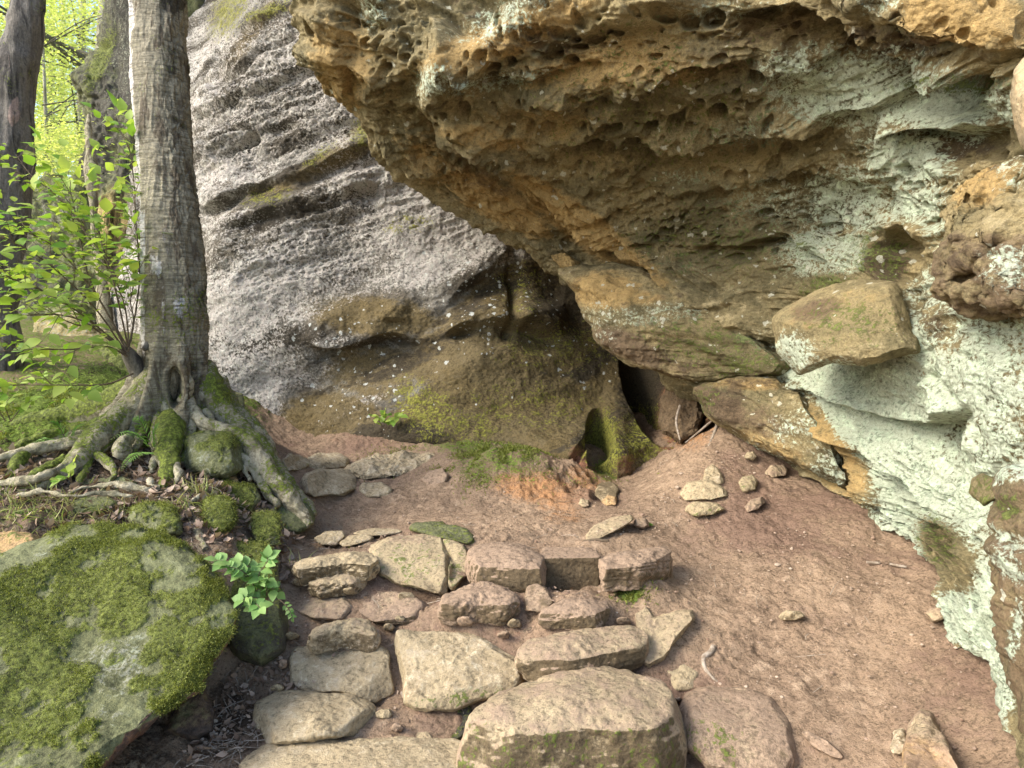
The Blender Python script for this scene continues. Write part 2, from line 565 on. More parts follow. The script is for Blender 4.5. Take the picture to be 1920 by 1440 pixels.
def cuts(P, seed, k, depth=0.25):
    """flatten the form with a few random planes"""
    rs = np.random.RandomState(seed)
    c = P.mean(0)
    for _ in range(k):
        v = rs.normal(size=3); v[2] = abs(v[2]) * 0.8; v /= np.linalg.norm(v)
        e = ((P - c) @ v)
        lim = e.max() * (1 - depth * rs.uniform(0.4, 1))
        over = np.maximum(e - lim, 0)
        P = P - v * (over * 0.9)[:, None]
    return P

def hit_t(px, py):
    P = on_ground(px, py)
    r = ray(px, py)
    return float(P[1] / r[1])

def step_stone(name, poly, z, h, label, cat="stone", mat='stone', seed=1, n=34, rnd=0.25, taper=0.06, smooth=4, amp=0.012, freq=7, tilt=(0, 0),
               cut=3, strata=0.004, spec=None, group=None, dome=0.028, cracks=0.0, parent=None, lean=0.0):
    """a stone whose flat top is the given outline lying at height z"""
    T = np.array([on_z(x, y, z) for x, y in poly])
    cx, cy = T[:, 0].mean(), T[:, 1].mean()
    T[:, :2] = (cx, cy) + (T[:, :2] - (cx, cy)) * 1.07
    h = h + 0.01
    L, F, E = cube_lattice(n)
    sph = L / np.linalg.norm(L, axis=1, keepdims=True) * 1.25
    Q = L * (1 - rnd) + sph * rnd
    th = np.arctan2(Q[:, 1], Q[:, 0])
    rr = np.maximum(np.abs(Q[:, 0]), np.abs(Q[:, 1]))
    sq = np.hypot(Q[:, 0], Q[:, 1]) + 1e-9
    # direction by the cube's own angle so that the grid stays even
    R = radial(T[:, :2], cx, cy, th)
    t = (Q[:, 2] + 1) / 2
    sc = rr * (1 - taper * (1 - t))
    X = cx + np.cos(th) * R * sc
    Y = cy + np.sin(th) * R * sc - lean * (1 - t) * h
    Z = z - h * (1 - t) + tilt[0] * (X - cx) + tilt[1] * (Y - cy) + dome * (1 - rr ** 2) * (t > 0.5)
    P = np.stack([X, Y, Z], -1)
    P = cuts(P, seed, cut, 0.16)
    P = laplace(P, E, smooth + 3)
    P = rough_up(P, F, E, seed, amp * 1.25, freq, strata, cracks=cracks, fine=.32)
    nn = vnormals(P, F)
    m1, m2 = finish_masks(P, spec or {}, nn)
    o = mesh_obj(name, P, F, M[mat], parent, m1, m2)
    if parent is None: tag(o, label, cat, group)
    return o

def pillow(name, outl, t0, front, back, label=None, cat="rock", mat='stone', seed=1, n=40, rnd=0.7, smooth=3, amp=0.02, freq=4, strata=0.0, sfreq=14,
           cut=4, spec=None, group=None, cracks=0.0, parent=None, center=None, kind=None, extra=None, tilt=(0.1, 0.05), cutd=0.2, fine=0.25, sit=False, grow=1.0, mossy=0):
    """a solid rock with the outline seen in the photograph; outline vertices (x, y[, depth])"""
    ol = [(p[0], p[1], p[2] if len(p) > 2 else t0) for p in outl]
    A = np.array(ol, float)
    cx, cy = center if center else (A[:, 0].mean(), A[:, 1].mean())
    if sit:
        if len(outl[0]) < 3:      # no depths given: let the rim follow the ground
            lo, hi = A[:, 1].max(), A[:, 1].min()
            for k in range(len(A)):
                A[k, 2] = hit_t(A[k, 0], A[k, 1]) * (1 - 0.02 * (lo - A[k, 1]) / (lo - hi + 1e-6))
        k = int(np.argmax(A[:, 1]))
        A[:, 2] += hit_t(A[k, 0], A[k, 1]) - A[k, 2] - 0.012
    A[:, 0] = cx + (A[:, 0] - cx) * grow
    A[:, 1] = cy + (A[:, 1] - cy) * grow
    L, F, E = cube_lattice(n)
    sph = L / np.linalg.norm(L, axis=1, keepdims=True)
    # x: right, y: down (screen), z: towards the viewer
    cub = L / 1.0
    Q = cub * (1 - rnd) + sph * rnd * 1.0
    q2 = np.maximum(np.abs(Q[:, 0]), np.abs(Q[:, 1])) * (1 - rnd) + np.hypot(Q[:, 0], Q[:, 1]) * rnd
    q2 = q2 / q2.max()
    th = np.arctan2(Q[:, 1], Q[:, 0])
    R = radial(A[:, :2], cx, cy, th)
    px = cx + np.cos(th) * R * q2; py = cy + np.sin(th) * R * q2
    # depth of the rim by direction
    ang = np.arctan2(A[:, 1] - cy, A[:, 0] - cx)
    o_ = np.argsort(ang); a_ = ang[o_]; d_ = A[o_, 2]
    rim = np.interp(th, np.concatenate([a_ - 2 * np.pi, a_, a_ + 2 * np.pi]), np.concatenate([d_] * 3))
    cdep = A[:, 2].mean()
    base = cdep + (rim - cdep) * q2
    zz = Q[:, 2]
    dep = base - np.where(zz > 0, zz * front, zz * back)
    P = at(px, py, dep)
    P = cuts(P, seed, cut, cutd)
    P = laplace(P, E, smooth)
    if extra: P = extra(P, F)
    P = rough_up(P, F, E, seed, amp, freq, strata, sfreq, cracks=cracks, tilt=tilt, fine=fine)
    # handedness: at() flips y, so turn faces over
    F2 = F[:, ::-1].copy()
    nn = vnormals(P, F2)
    if ((P - P.mean(0)) * nn).sum() < 0:
        F2 = F; nn = -nn
    m1, m2 = finish_masks(P, spec or {}, nn)
    if mossy:
        g = m1[:, 1] + .55 * fbm(P * 9, 4, seed + 40) * (m1[:, 1] > .05) + .25 * fbm(P * 30, 3, seed + 41) * (m1[:, 1] > .05)
        cov = sstep(.42, .56, g)
        P = P + nn * (cov * (.006 + .007 * (fbm(P * 26, 3, seed + 42) * .5 + .5)) * (.5 + .5 * vnoise(P * 7, seed)))[:, None]
        m1[:, 1] = np.maximum(cov * .95, .40 * sstep(.15, .42, g))
    o = mesh_obj(name, P, F2, M[mat], parent, m1, m2)
    if parent is None: tag(o, label, cat, group, kind)
    if mossy:
        rs = np.random.RandomState(seed)
        px, py, dd = proj(P)
        facing = ((P - np.array([0, 0, CAMZ])) * nn).sum(1) < .3
        idx = np.where((cov > .6) & facing)[0]
        idx = rs.choice(idx, mossy)
        b = P[idx] + rs.normal(size=(mossy, 3)) * .006
        dr = nn[idx] * 1.0 + rs.normal(size=(mossy, 3)) * .75
        V, Fb = leaves(b, dr, rs.normal(size=(mossy, 3)), rs.uniform(.004, .011, mossy), ST, STF, width=.55)
        mesh_obj("moss", V, Fb, M['mossblade'], o)
    return o

# ------------------------------------------------------------------ ground
GP = [  # px, py, z on the photograph
 (460,1500,.0),(900,1500,-.05),(1300,1500,-.03),(1600,1440,.06),(1800,1440,.14),(1900,1440,.22),(420,1400,.05),(480,1330,.06),(700,1340,.02),(900,1400,-.02),
 (500,1250,.14),(760,1260,.1),(1000,1270,.12),(1260,1300,.1),(1500,1330,.12),(1700,1300,.2),(1860,1260,.3),(540,1180,.22),(720,1170,.22),(900,1185,.235),(860,1165,.262),(1000,1165,.27),(1060,1200,.25),(690,1205,.2),(780,1182,.22),(1110,1105,.31),(1000,1100,.33),(640,1130,.27),
 (1150,1190,.24),(1400,1200,.22),(1650,1150,.32),(1780,1150,.36),(560,1100,.31),(700,1100,.31),(900,1090,.33),(1000,1110,.3),(1140,1120,.3),(1300,1100,.32),(1500,1060,.4),
 (1640,1000,.48),(560,1020,.39),(700,1030,.4),(900,1020,.42),(1100,1030,.42),(1300,1010,.42),(1450,960,.5),(1560,940,.55),
 (600,960,.4),(750,940,.42),(900,950,.42),(1050,950,.42),(1180,950,.45),(1300,900,.6),(1400,860,.68),(1500,880,.62),(1350,800,.82),(1275,850,.64),
 (620,880,.46),(760,880,.46),(540,825,.56),(700,800,.64),(820,830,.58),(900,835,.62),(1000,850,.64),(960,900,.52),(1060,900,.5),(1130,915,.42),(1130,885,.41),(1110,870,.42),(1160,875,.42),(1220,880,.47),(1210,860,.46),
 (560,990,.40),(520,960,.50),(500,1000,.46),(470,940,.58),(440,1060,.47),(400,930,.67),(250,930,.70),(100,900,.76),(0,930,.73),(-150,950,.72),(350,1010,.58),
 (320,880,.745),(200,850,.81),(50,840,.86),(-150,800,.95),(420,850,.77),(500,880,.66),(330,770,.96),(200,770,.98),(60,740,1.06),(-150,740,1.08),(450,800,.85),(120,820,.88),(270,820,.86),(380,800,.88),
 (1500,1500,.0),(2000,1500,.3),(0,1500,.1),(200,1500,.05),(100,1200,.3),(300,1150,.35),(-200,1300,.3),(420,1250,.15),
]
GX = [(-3, 6.2, 1.25), (-4, 7.5, 1.4), (-6, 6, 1.5), (-6, 3, 1.2), (-8, 10, 1.8), (-5, 12, 1.9), (-2, 9, 1.2), (0, 8, .8), (2.2, 7, .9), (3, 5, .9), (3, 3, .6), (3, 1, .3),
      (0, 0, -.25), (-3, 0, 0.1), (0, -3, -.6), (3, -2, -.3), (-5, -1, .3), (-12, 2, 1.0), (10, 3, .9), (0, -12, -1.5), (-12, -12, -.5), (12, -12, -.5), (0, 20, 2.5), (-14, 20, 2.6), (14, 20, 2.5), (-20, 8, 1.5)]
STEP_FRONT = [(1065, 1114, .275), (940, 1095, .345), (1190, 1090, .36), (620, 1083, .345), (630, 1107, .30), (890, 1150, .30), (830, 1140, .29), (960, 1140, .31), (1080, 1172, .30), (1140, 1160, .30), (1010, 1150, .31), (640, 1199, .2), (1060, 1255, .15), (1230, 1250, .17), (1170, 1110, .30),
              (830, 1118, .27), (740, 1174, .21), (600, 1166, .22), (860, 1334, .06), (700, 1318, .07), (600, 1300, .11)]
GP = GP + STEP_FRONT
gp = np.array([on_z(x, y, z) for x, y, z in GP] + [np.array(p, float) for p in GX])

def tps_fit(XY, Z, lam=1e-3):
    n = len(XY)
    r2 = ((XY[:, None] - XY[None]) ** 2).sum(-1)
    K = r2 * np.log(r2 + 1e-9) * 0.5 + lam * np.eye(n)
    Pm = np.hstack([np.ones((n, 1)), XY])
    A = np.block([[K, Pm], [Pm.T, np.zeros((3, 3))]])
    return np.linalg.solve(A, np.concatenate([Z, np.zeros(3)]))
gw = tps_fit(gp[:, :2], gp[:, 2], 0.0003)

def ground_z(X, Y):
    X = np.asarray(X, float); Y = np.asarray(Y, float)
    sh = X.shape
    x = X.ravel(); y = Y.ravel()
    R = np.hypot(x, y - 4)
    s = np.minimum(1, 16.0 / np.maximum(R, 1e-6))
    xc, yc = x * s, 4 + (y - 4) * s
    out = np.empty_like(x)
    for a in range(0, len(x), 40000):
        b = slice(a, a + 40000)
        r2 = (xc[b, None] - gp[None, :, 0]) ** 2 + (yc[b, None] - gp[None, :, 1]) ** 2
        out[b] = (r2 * np.log(r2 + 1e-9) * 0.5) @ gw[:-3] + gw[-3] + gw[-2] * xc[b] + gw[-1] * yc[b]
    return out.reshape(sh)

def gz1(x, y): return float(ground_z(np.array([x]), np.array([y]))[0])

def on_ground(px, py):
    """march the pixel's ray to the ground"""
    r = ray(px, py)
    t = np.linspace(1.2, 12, 900)
    P = r[None] * t[:, None] + np.array([0, 0, CAMZ])
    dz = P[:, 2] - ground_z(P[:, 0], P[:, 1])
    k = np.argmax(dz < 0)
    return P[k] if dz.min() < 0 else P[-1]

DIRT_EDGE = [(1000, 1500), (1275, 1440)]
def build_ground():
    fx = np.arange(-3.2, 2.6, 0.0078); fy = np.arange(1.6, 6.2, 0.0078)
    gx = np.cumsum(0.0078 * 1.09 ** np.arange(1, 95)); gx = gx[gx < 150]
    X = np.concatenate([-3.2 - gx[::-1], fx, fx[-1] + gx]); Y = np.concatenate([1.6 - gx[::-1], fy, fy[-1] + gx])
    XX, YY = np.meshgrid(X, Y, indexing='ij')
    Z = ground_z(XX, YY)
    P = np.stack([XX, YY, Z], -1)
    px, py, d = proj(P)
    near = (1 - sstep(6, 12, np.hypot(XX, YY - 4)))
    q = P * 1.0
    q[..., 2] = 0
    bank = 1 - sstep(430, 560, px + 0.25 * (py - 950))            # littered bank on the left
    bank = np.where(d < 0.5, 0, bank)
    d1 = fbm(q * 2.2, 4, 3) * 0.02 + fbm(q * 9, 4, 11) * 0.009 + fbm(q * 34, 3, 13) * 0.0055 * (0.6 + 0.8 * vnoise(q * 3, 5))
    f1, f2, h = worley(q * np.array([4.2, 2.6, 1]) + .3, 6)
    d1 = d1 - sstep(.34, .18, f1) * .010 * (h > .55)
    f1, f2, h = worley(q * 34, 5)
    crumbs = np.where(h > 0.45, np.maximum(0, 0.40 - f1), 0) * 0.032 * sstep(0.35, 0.65, vnoise(q * 2.5, 31))
    d1 = d1 + crumbs
    # earth bank along the back wall: rough, gullied
    gul = blob(px, py, [(1080, 890, 60, 45, 45, 1), (1250, 800, 60, 80, 20, 1), (1010, 910, 60, 30, 10, .8)])
    d1 = d1 + gul * (ridged(P * np.array([5, 5, 5]), 4, 21) - 0.4) * 0.09
    moss_rock = blob(px, py, [(930, 860, 110, 35, 15, 1)])
    d1 = d1 + moss_rock * (ridged(P * 3.2, 4, 27) - 0.5) * 0.07
    d1 = d1 + bank * near * (fbm(q * 5, 4, 41) * 0.02 + fbm(q * 30, 3, 43) * 0.006)
    P[..., 2] += d1 * near + (1 - near) * fbm(q * 0.35, 4, 3) * 0.25
    sp = {
     'G': lambda a, b, P_, n: np.maximum(blob(a, b, [(930, 850, 100, 40, 20, .62), (900, 880, 50, 26, 20, .6), (1180, 1112, 26, 18, 0, .9), (1140, 880, 30, 25, 0, .7), (880, 830, 80, 20, 0, .7),
                                          (130, 760, 230, 70, -12, .95), (60, 960, 90, 22, 0, .5), (110, 800, 120, 40, -20, .8), (470, 960, 60, 30, 30, .45), (780, 800, 60, 22, 0, .6)]),
                                    0.62 * np.maximum(sstep(5.8, 8, P_[..., 1]) * sstep(0.5, -2, P_[..., 0]), np.maximum(sstep(4.3, 5, P_[..., 1]) * sstep(-1.9, -2.3, P_[..., 0]), .75 * sstep(-3.0, -4.2, P_[..., 0])))),
     'B': [(1010, 915, 110, 40, 10, .6), (700, 825, 130, 22, 0, .35), (1060, 960, 60, 30, 0, .45), (1290, 790, 60, 60, 30, .6), (930, 1170, 120, 35, 5, .35), (1100, 900, 70, 40, 0, .5)],
     'A': lambda a, b, P_, n: np.maximum(np.clip(.08 + .3 * fbm(q * 2.6, 4, 92), 0, 1) * near + 0.42 * bank * near * sstep(-4, -3, P_[..., 0]), blob(a, b, [(430, 1350, 90, 100, 0, .55), (620, 1345, 60, 50, 0, .3), (300, 1420, 90, 40, 0, .2)])),
     'R': lambda a, b, P_, n: 0.42 * bank * near + 0.0 * a + 0.36 * blob(a, b, [(620, 1010, 120, 60, 0, 1), (620, 1200, 100, 200, 0, .7)]),
     'T': lambda a, b, P_, n: 0.30 + 0.35 * fbm(q * 1.7, 4, 91) + 0.35 * blob(a, b, [(1450, 900, 180, 60, 15, 1), (1500, 1000, 160, 60, 15, .6)]),
    }
    nn = gnormals(P)
    m1, m2 = finish_masks(P, sp, nn)
    F = grid_faces(len(X), len(Y))
    F = F[:, ::-1].copy()
    o = mesh_obj("ground", P, F, M['dirt'], None, m1, m2, origin=False)
    tag(o, kind="structure")
build_ground()

# ------------------------------------------------------------------ back cliff
def build_back_cliff():
    #      left of trunk ...                                                             far right (hidden)
    xs = [60, 230, 380, 500, 650, 800, 950, 1100, 1250, 1450]
    rows = []
    def row(y, ds, dx=None):
        dx = dx or [0] * len(xs)
        rows.append([(x + a, y, d) for x, a, d in zip(xs, dx, ds)])
    row(-900, [12, 11, 11, 11, 11, 11, 11, 11, 11, 11])
    row(-500, [9.5, 8.6, 8.2, 8.0, 8, 8, 8, 8, 8, 8], [200, 150, 110, 80, 0, 0, 0, 0, 0, 0])
    row(-120, [9.0, 8.0, 7.4, 7.1, 6.9, 6.8, 6.8, 6.8, 6.8, 7], [300, 220, 110, 50, 0, 0, 0, 0, 0, 0])
    row(30, [8.6, 7.8, 7.0, 6.6, 6.5, 6.5, 6.5, 6.6, 6.6, 7], [290, 190, 60, 20, 0, 0, 0, 0, 0, 0])
    row(150, [8.2, 7.5, 6.6, 6.35, 6.25, 6.3, 6.4, 6.5, 6.6, 7], [240, 120, 20, 0, 0, 0, 0, 0, 0, 0])
    row(280, [8.0, 7.2, 6.4, 6.2, 6.1, 6.15, 6.3, 6.5, 6.6, 7], [200, 80, 0, 0, 0, 0, 0, 0, 0, 0])
    row(400, [7.8, 7.0, 6.2, 6.0, 5.95, 6.0, 6.2, 6.5, 6.6, 7], [160, 40, 0, 0, 0, 0, 0, 0, 0, 0])
    row(520, [7.6, 6.8, 6.1, 5.9, 5.85, 5.85, 6.05, 6.4, 6.6, 7], [140, 20, 0, 0, 0, 0, 0, 0, 0, 0])
    row(610, [7.6, 6.8, 6.05, 5.85, 5.8, 5.75, 5.9, 6.3, 6.5, 7], [140, 0, 0, 0, 0, 0, 0, 0, 0, 0])
    row(690, [7.6, 6.8, 6.0, 5.85, 5.85, 5.65, 5.75, 6.0, 6.3, 6.6], [140, 0, 0, 0, 0, 0, 0, 0, 0, 0])
    row(770, [7.6, 6.8, 6.0, 5.9, 5.8, 5.45, 5.5, 5.6, 5.9, 6.2], [140, 0, 0, 0, 0, 0, 0, 0, 0, 0])
    row(840, [7.6, 6.8, 6.0, 5.9, 5.7, 5.35, 5.2, 5.02, 5.3, 5.9], [140, 0, 0, 0, 0, 0, 0, 0, 0, 0])
    row(960, [7.6, 6.8, 6.1, 6.0, 5.9, 5.6, 5.3, 4.95, 5.3, 6.0], [140, 0, 0, 0, 0, 0, 0, 0, 0, 0])
    nu, nv = 860, 820
    G = net(rows, nu, nv)
    P = at(G[..., 0], G[..., 1], G[..., 2])
    px, py = G[..., 0], G[..., 1]
    n = gnormals(P)
    if (n * (P - np.array([0, 0, CAMZ]))).sum() > 0: n = -n
    q = P
    d = fbm(q * 0.9, 4, 51) * 0.09
    # horizontal undercut below the bulge, diagonal crack and big flake
    warp = fbm(q * 3, 3, 52)
    brk = np.clip(.62 + .8 * fbm(q * 2.6, 4, 53), .05, 1.1)
    def groove(pts, wid, dep, soft=1.0):
        dd, al = seg_dist(px + warp * 9, py + warp * 7, pts)
        return -dep * np.exp(-(dd / wid) ** 2 * soft) * sstep(0, .08, al) * (1 - sstep(.92, 1, al))
    def ledge(pts, dep, wid):          # rock on the screen-left of the line stands proud, the other side is cut back
        s = side(px + warp * 7, py + warp * 6, pts)
        dd, al = seg_dist(px, py, pts)
        fall = np.exp(-(dd / wid) ** 2) * sstep(0, .1, al) * (1 - sstep(.9, 1, al))
        return dep * fall * np.clip(s / 5, -1, 1) * brk
    d = d + ledge([(560, 640), (640, 652), (700, 636), (820, 628), (930, 612), (1000, 618), (1060, 640)], 0.14, 44)
    d = d + ledge([(700, 600), (790, 606), (830, 575), (880, 530), (930, 495), (960, 470)], 0.09, 34)
    d = d + ledge([(420, 430), (520, 400), (600, 385), (720, 345)], 0.09, 44)
    d = d + ledge([(355, 400), (470, 352), (560, 338), (640, 300), (710, 262)], 0.08, 26)
    d = d + ledge([(350, 330), (400, 285), (470, 240), (560, 215)], 0.08, 22)
    d = d + ledge([(350, 230), (440, 180), (560, 130), (600, 120)], 0.06, 26)
    d = d + groove([(385, 290), (430, 262), (480, 245)], 9, 0.10) + groove([(370, 270), (430, 240), (465, 228)], 6, 0.08) + groove([(560, 395), (640, 372), (730, 360)], 8, 0.06)
    d = d + ledge([(360, 160), (400, 100), (450, 50), (540, 10), (620, -20)], 0.10, 30)
    d = d + ledge([(440, 520), (520, 492), (600, 486)], 0.04, 24)
    d = d + groove([(955, 430), (965, 500), (955, 590), (945, 640)], 9, 0.10)
    d = d + groove([(350, 165), (480, 110), (560, 60)], 8, 0.05)
    d = d + groove([(940, 1000), (900, 850), (840, 740)], 30, -0.03)
    # strata tilted up to the right
    zz = q[..., 2] - 0.32 * q[..., 0] + 0.07 * fbm(q * 1.5, 3, 55)
    Sv = np.stack([q[..., 0] * 1.4, q[..., 1] * 1.4, zz * 9], -1)
    st = ridged(Sv, 4, 57, 0.6)
    smooth_area = blob(px, py, [(700, 500, 200, 60, -5, .5), (560, 540, 140, 60, 0, .5), (480, 700, 110, 80, 0, .65), (1000, 720, 200, 120, 0, .55)])
    roughz = blob(px, py, [(520, 120, 200, 90, -30, .9), (430, 260, 110, 40, -25, 1), (600, 230, 160, 60, -30, .7), (640, 390, 110, 50, -25, 1.2), (560, 480, 130, 50, -10, .9), (720, 330, 80, 60, -20, 1.2), (780, 400, 100, 40, 20, .6)])
    d = d + (st - 0.45) * 0.036 * (0.3 + 1.4 * roughz) * (1 - smooth_area)
    f1, f2, h = worley(np.stack([q[..., 0] * 13, q[..., 1] * 13, zz * 24], -1) + 0.6 * fbm(q * 8, 2, 58)[..., None], 59)
    d = d - sstep(0.5, 0.05, f1) * 0.028 * roughz * (h > 0.35)
    d = d + fbm(q * 7, 5, 60, 0.6) * (0.014 + .012 * roughz) + fbm(q * 38, 3, 61) * (0.004 + .004 * roughz)
    d = d + fbm(np.stack([q[..., 0] * .7, q[..., 1] * .7, zz * 2.6], -1), 3, 64) * 0.06
    f1, f2, h = worley(np.stack([q[..., 0] * 30, q[..., 1] * 30, zz * 50], -1), 62)
    d = d - sstep(0.5, 0.1, f1) * 0.013 * (0.12 + roughz) * (h > 0.4)
    STK = fbm(np.stack([q[..., 0] * 1.0, q[..., 1] * 1.0, zz * 5.5], -1), 5, 66, .62)
    # alcoves at the foot, right
    arch = np.clip(1 - ((px - 1126 - (py - 800) * .05) / 28) ** 2 - (np.minimum(py - 805, 0) / 48) ** 2, 0, 1) * (py < 960)
    d = d - sstep(0, .45, arch) * 0.42
    hol = np.clip(1 - ((px - 1200 - (py - 700) * .35) / 40) ** 2 - ((py - 735) / 95) ** 2, 0, 1)
    d = d - sstep(0, .8, hol) * 0.5
    redw = sstep(1225, 1262, px) * sstep(690, 730, py)
    d = d + redw * ((ridged(q * np.array([4, 4, 4]), 4, 77) - .5) * .22 + fbm(q * 9, 3, 78) * .04)
    groot = np.clip(1 - ((px - 1090 + (py - 840) * 0.5) / 12) ** 2, 0, 1) * sstep(790, 830, py)
    d = d - groot * 0.1
    pillar = np.exp(-((px - 1165 - (py - 800) * 0.12) / 24) ** 2) * sstep(700, 760, py)
    d = d + pillar * 0.04
    P = P + n * d[..., None]
    base_brown = lambda a, b: sstep(0, 1, (a - 690 + (b - 560) * 0.6) / 300 + .3 * STK) * sstep(400, 640, b + (a - 900) * 0.4 + 60 * STK)
    sp = {
     'R': lambda a, b, P_, n_: np.clip(0.46 + 0.22 * fbm(P_ * 1.3, 3, 70) - .36 * STK + 0.35 * blob(a, b, [(430, 740, 90, 90, 0, 1), (560, 560, 160, 70, -10, .6), (820, 470, 70, 60, -20, 1), (880, 440, 60, 40, 0, .8), (520, 180, 200, 100, -30, .6), (440, 600, 100, 60, 0, .7), (740, 360, 100, 40, 20, .8)])
                                 - 0.75 * base_brown(a, b) - .55 * blob(a, b, [(700, 590, 130, 50, 5, 1), (700, 700, 110, 60, 0, .8), (560, 780, 40, 60, 0, 1), (620, 780, 100, 50, 0, .9), (860, 540, 60, 30, -30, .9), (640, 300, 130, 26, -25, .8), (480, 370, 70, 20, -10, .5)]), 0, 1),
     'B': lambda a, b, P_, n_: np.maximum(base_brown(a, b) * 0.9, blob(a, b, [(700, 595, 140, 45, 5, .75), (700, 700, 120, 70, 0, .62), (620, 780, 110, 50, 0, .8), (620, 300, 130, 26, -25, .6), (510, 355, 60, 24, -10, .6), (470, 60, 110, 22, -55, .6), (660, 250, 60, 24, -30, .6), (900, 400, 80, 40, 20, .7)])),
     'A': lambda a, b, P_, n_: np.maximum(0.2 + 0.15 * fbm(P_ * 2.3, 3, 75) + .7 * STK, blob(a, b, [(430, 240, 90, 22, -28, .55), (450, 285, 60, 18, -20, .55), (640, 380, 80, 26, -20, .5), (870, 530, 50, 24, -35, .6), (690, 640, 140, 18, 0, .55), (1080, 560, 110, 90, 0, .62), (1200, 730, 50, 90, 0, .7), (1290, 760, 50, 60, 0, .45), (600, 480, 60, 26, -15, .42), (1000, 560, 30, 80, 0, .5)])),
     'G': [(430, 20, 60, 30, -60, .62), (500, 20, 50, 16, -20, .62), (680, 245, 24, 40, 20, .6), (600, 290, 40, 14, -30, .5), (500, 370, 50, 18, -10, .5), (800, 770, 70, 50, 40, .6), (880, 800, 60, 30, 0, .55), (1130, 840, 40, 70, 0, .85), (1000, 760, 130, 50, 0, .42), (1210, 820, 60, 60, 0, .6), (1050, 650, 140, 50, 0, .40), (760, 420, 60, 20, 0, .42), (980, 540, 60, 60, 0, .35)],
     'S': [(700, 650, 120, 60, 0, .6), (900, 560, 90, 80, -30, .8), (680, 770, 90, 60, 20, .6), (1020, 620, 160, 110, 0, .25), (620, 720, 60, 60, 0, .4)],
     'T': [(1090, 870, 30, 50, 20, .7), (1290, 790, 60, 110, 0, .95), (1170, 870, 30, 50, 0, .5)],
    }
    m1, m2 = finish_masks(P, sp, n)
    F = grid_faces(nu, nv)
    v = P.reshape(-1, 3)
    fn = np.cross(v[F[::997, 1]] - v[F[::997, 0]], v[F[::997, 3]] - v[F[::997, 0]])
    if (fn * (v[F[::997, 0]] - np.array([0, 0, CAMZ]))).sum() > 0: F = F[:, ::-1].copy()
    o = mesh_obj("cliff", P, F, M['wall'], None, m1, m2, origin=False)
    tag(o, "grey lichen-covered sandstone cliff standing behind the path", kind="structure")
build_back_cliff()

# ------------------------------------------------------------------ overhang
PITS = [(782, 22, 10, 7), (762, 30, 7, 6), (815, 52, 11, 12), (770, 78, 9, 6), (870, 117, 10, 9), (893, 118, 8, 7), (935, 115, 13, 12), (965, 110, 11, 11), (860, 143, 15, 9), (885, 140, 12, 9), (925, 140, 19, 10), (843, 165, 10, 6), (832, 160, 7, 9),
        (873, 192, 15, 12), (1007, 68, 9, 11), (1060, 66, 16, 10), (1083, 70, 10, 12), (1112, 76, 15, 11), (1045, 100, 13, 22), (1072, 118, 16, 17), (1100, 45, 9, 13), (1086, 90, 16, 9), (1147, 227, 26, 13), (1102, 268, 28, 20), (1018, 285, 16, 11), (1026, 238, 17, 12),
        (1140, 258, 19, 10), (1187, 262, 21, 14), (960, 232, 11, 8), (805, 230, 9, 6), (826, 228, 10, 6), (830, 248, 9, 5), (880, 303, 16, 7), (905, 295, 14, 7), (865, 270, 7, 6), (845, 268, 7, 5), (840, 290, 9, 4), (870, 355, 15, 5), (890, 375, 11, 4), (925, 380, 11, 5),
        (1066, 453, 15, 10), (1094, 448, 9, 6), (1206, 28, 8, 9), (1250, 28, 24, 17), (1292, 40, 18, 17), (1334, 36, 22, 21), (1288, 138, 16, 15), (1313, 150, 14, 15), (1348, 112, 20, 9), (1420, 155, 23, 18), (1313, 195, 11, 9), (1346, 215, 22, 18), (1222, 235, 17, 13),
        (1242, 224, 7, 6), (1268, 230, 18, 14), (1296, 240, 14, 9), (1230, 275, 13, 10), (1214, 298, 9, 7), (1230, 304, 8, 6), (1306, 280, 18, 10), (1298, 303, 22, 7), (1475, 298, 20, 14), (1450, 320, 16, 10), (1492, 326, 14, 14), (1545, 320, 11, 7), (1340, 370, 30, 11),
        (1225, 395, 11, 6), (1277, 395, 14, 9), (1262, 416, 14, 10), (1215, 440, 20, 8), (1435, 400, 14, 9), (1430, 455, 25, 10), (1540, 430, 26, 12), (1290, 455, 11, 6), (1480, 432, 13, 6), (1575, 30, 16, 16), (1600, 97, 13, 10), (1865, 178, 10, 22), (1745, 245, 20, 8),
        (1715, 258, 11, 7), (1758, 272, 13, 6), (1870, 290, 22, 12), (1665, 345, 9, 11), (1700, 348, 9, 7), (1718, 347, 7, 7), (1672, 390, 7, 13), (1160, 320, 18, 8), (1120, 340, 20, 8), (1200, 340, 14, 7), (1050, 320, 14, 6), (1080, 350, 16, 6), (990, 300, 9, 6), (940, 270, 9, 6),
        (1180, 180, 12, 8), (1230, 110, 14, 8), (1160, 60, 12, 10), (1200, 130, 10, 6), (640, 140, 14, 8), (610, 60, 9, 12), (700, 80, 12, 10), (735, 120, 12, 10), (750, 150, 10, 9), (720, 160, 9, 8), (740, 95, 8, 7), (770, 105, 9, 7), (1380, 480, 14, 6), (1350, 500, 12, 5),
        (1410, 200, 12, 9), (1380, 180, 10, 8), (1440, 250, 16, 6), (1400, 300, 12, 8), (1370, 330, 12, 7), (1570, 400, 10, 6), (1500, 380, 12, 7)]
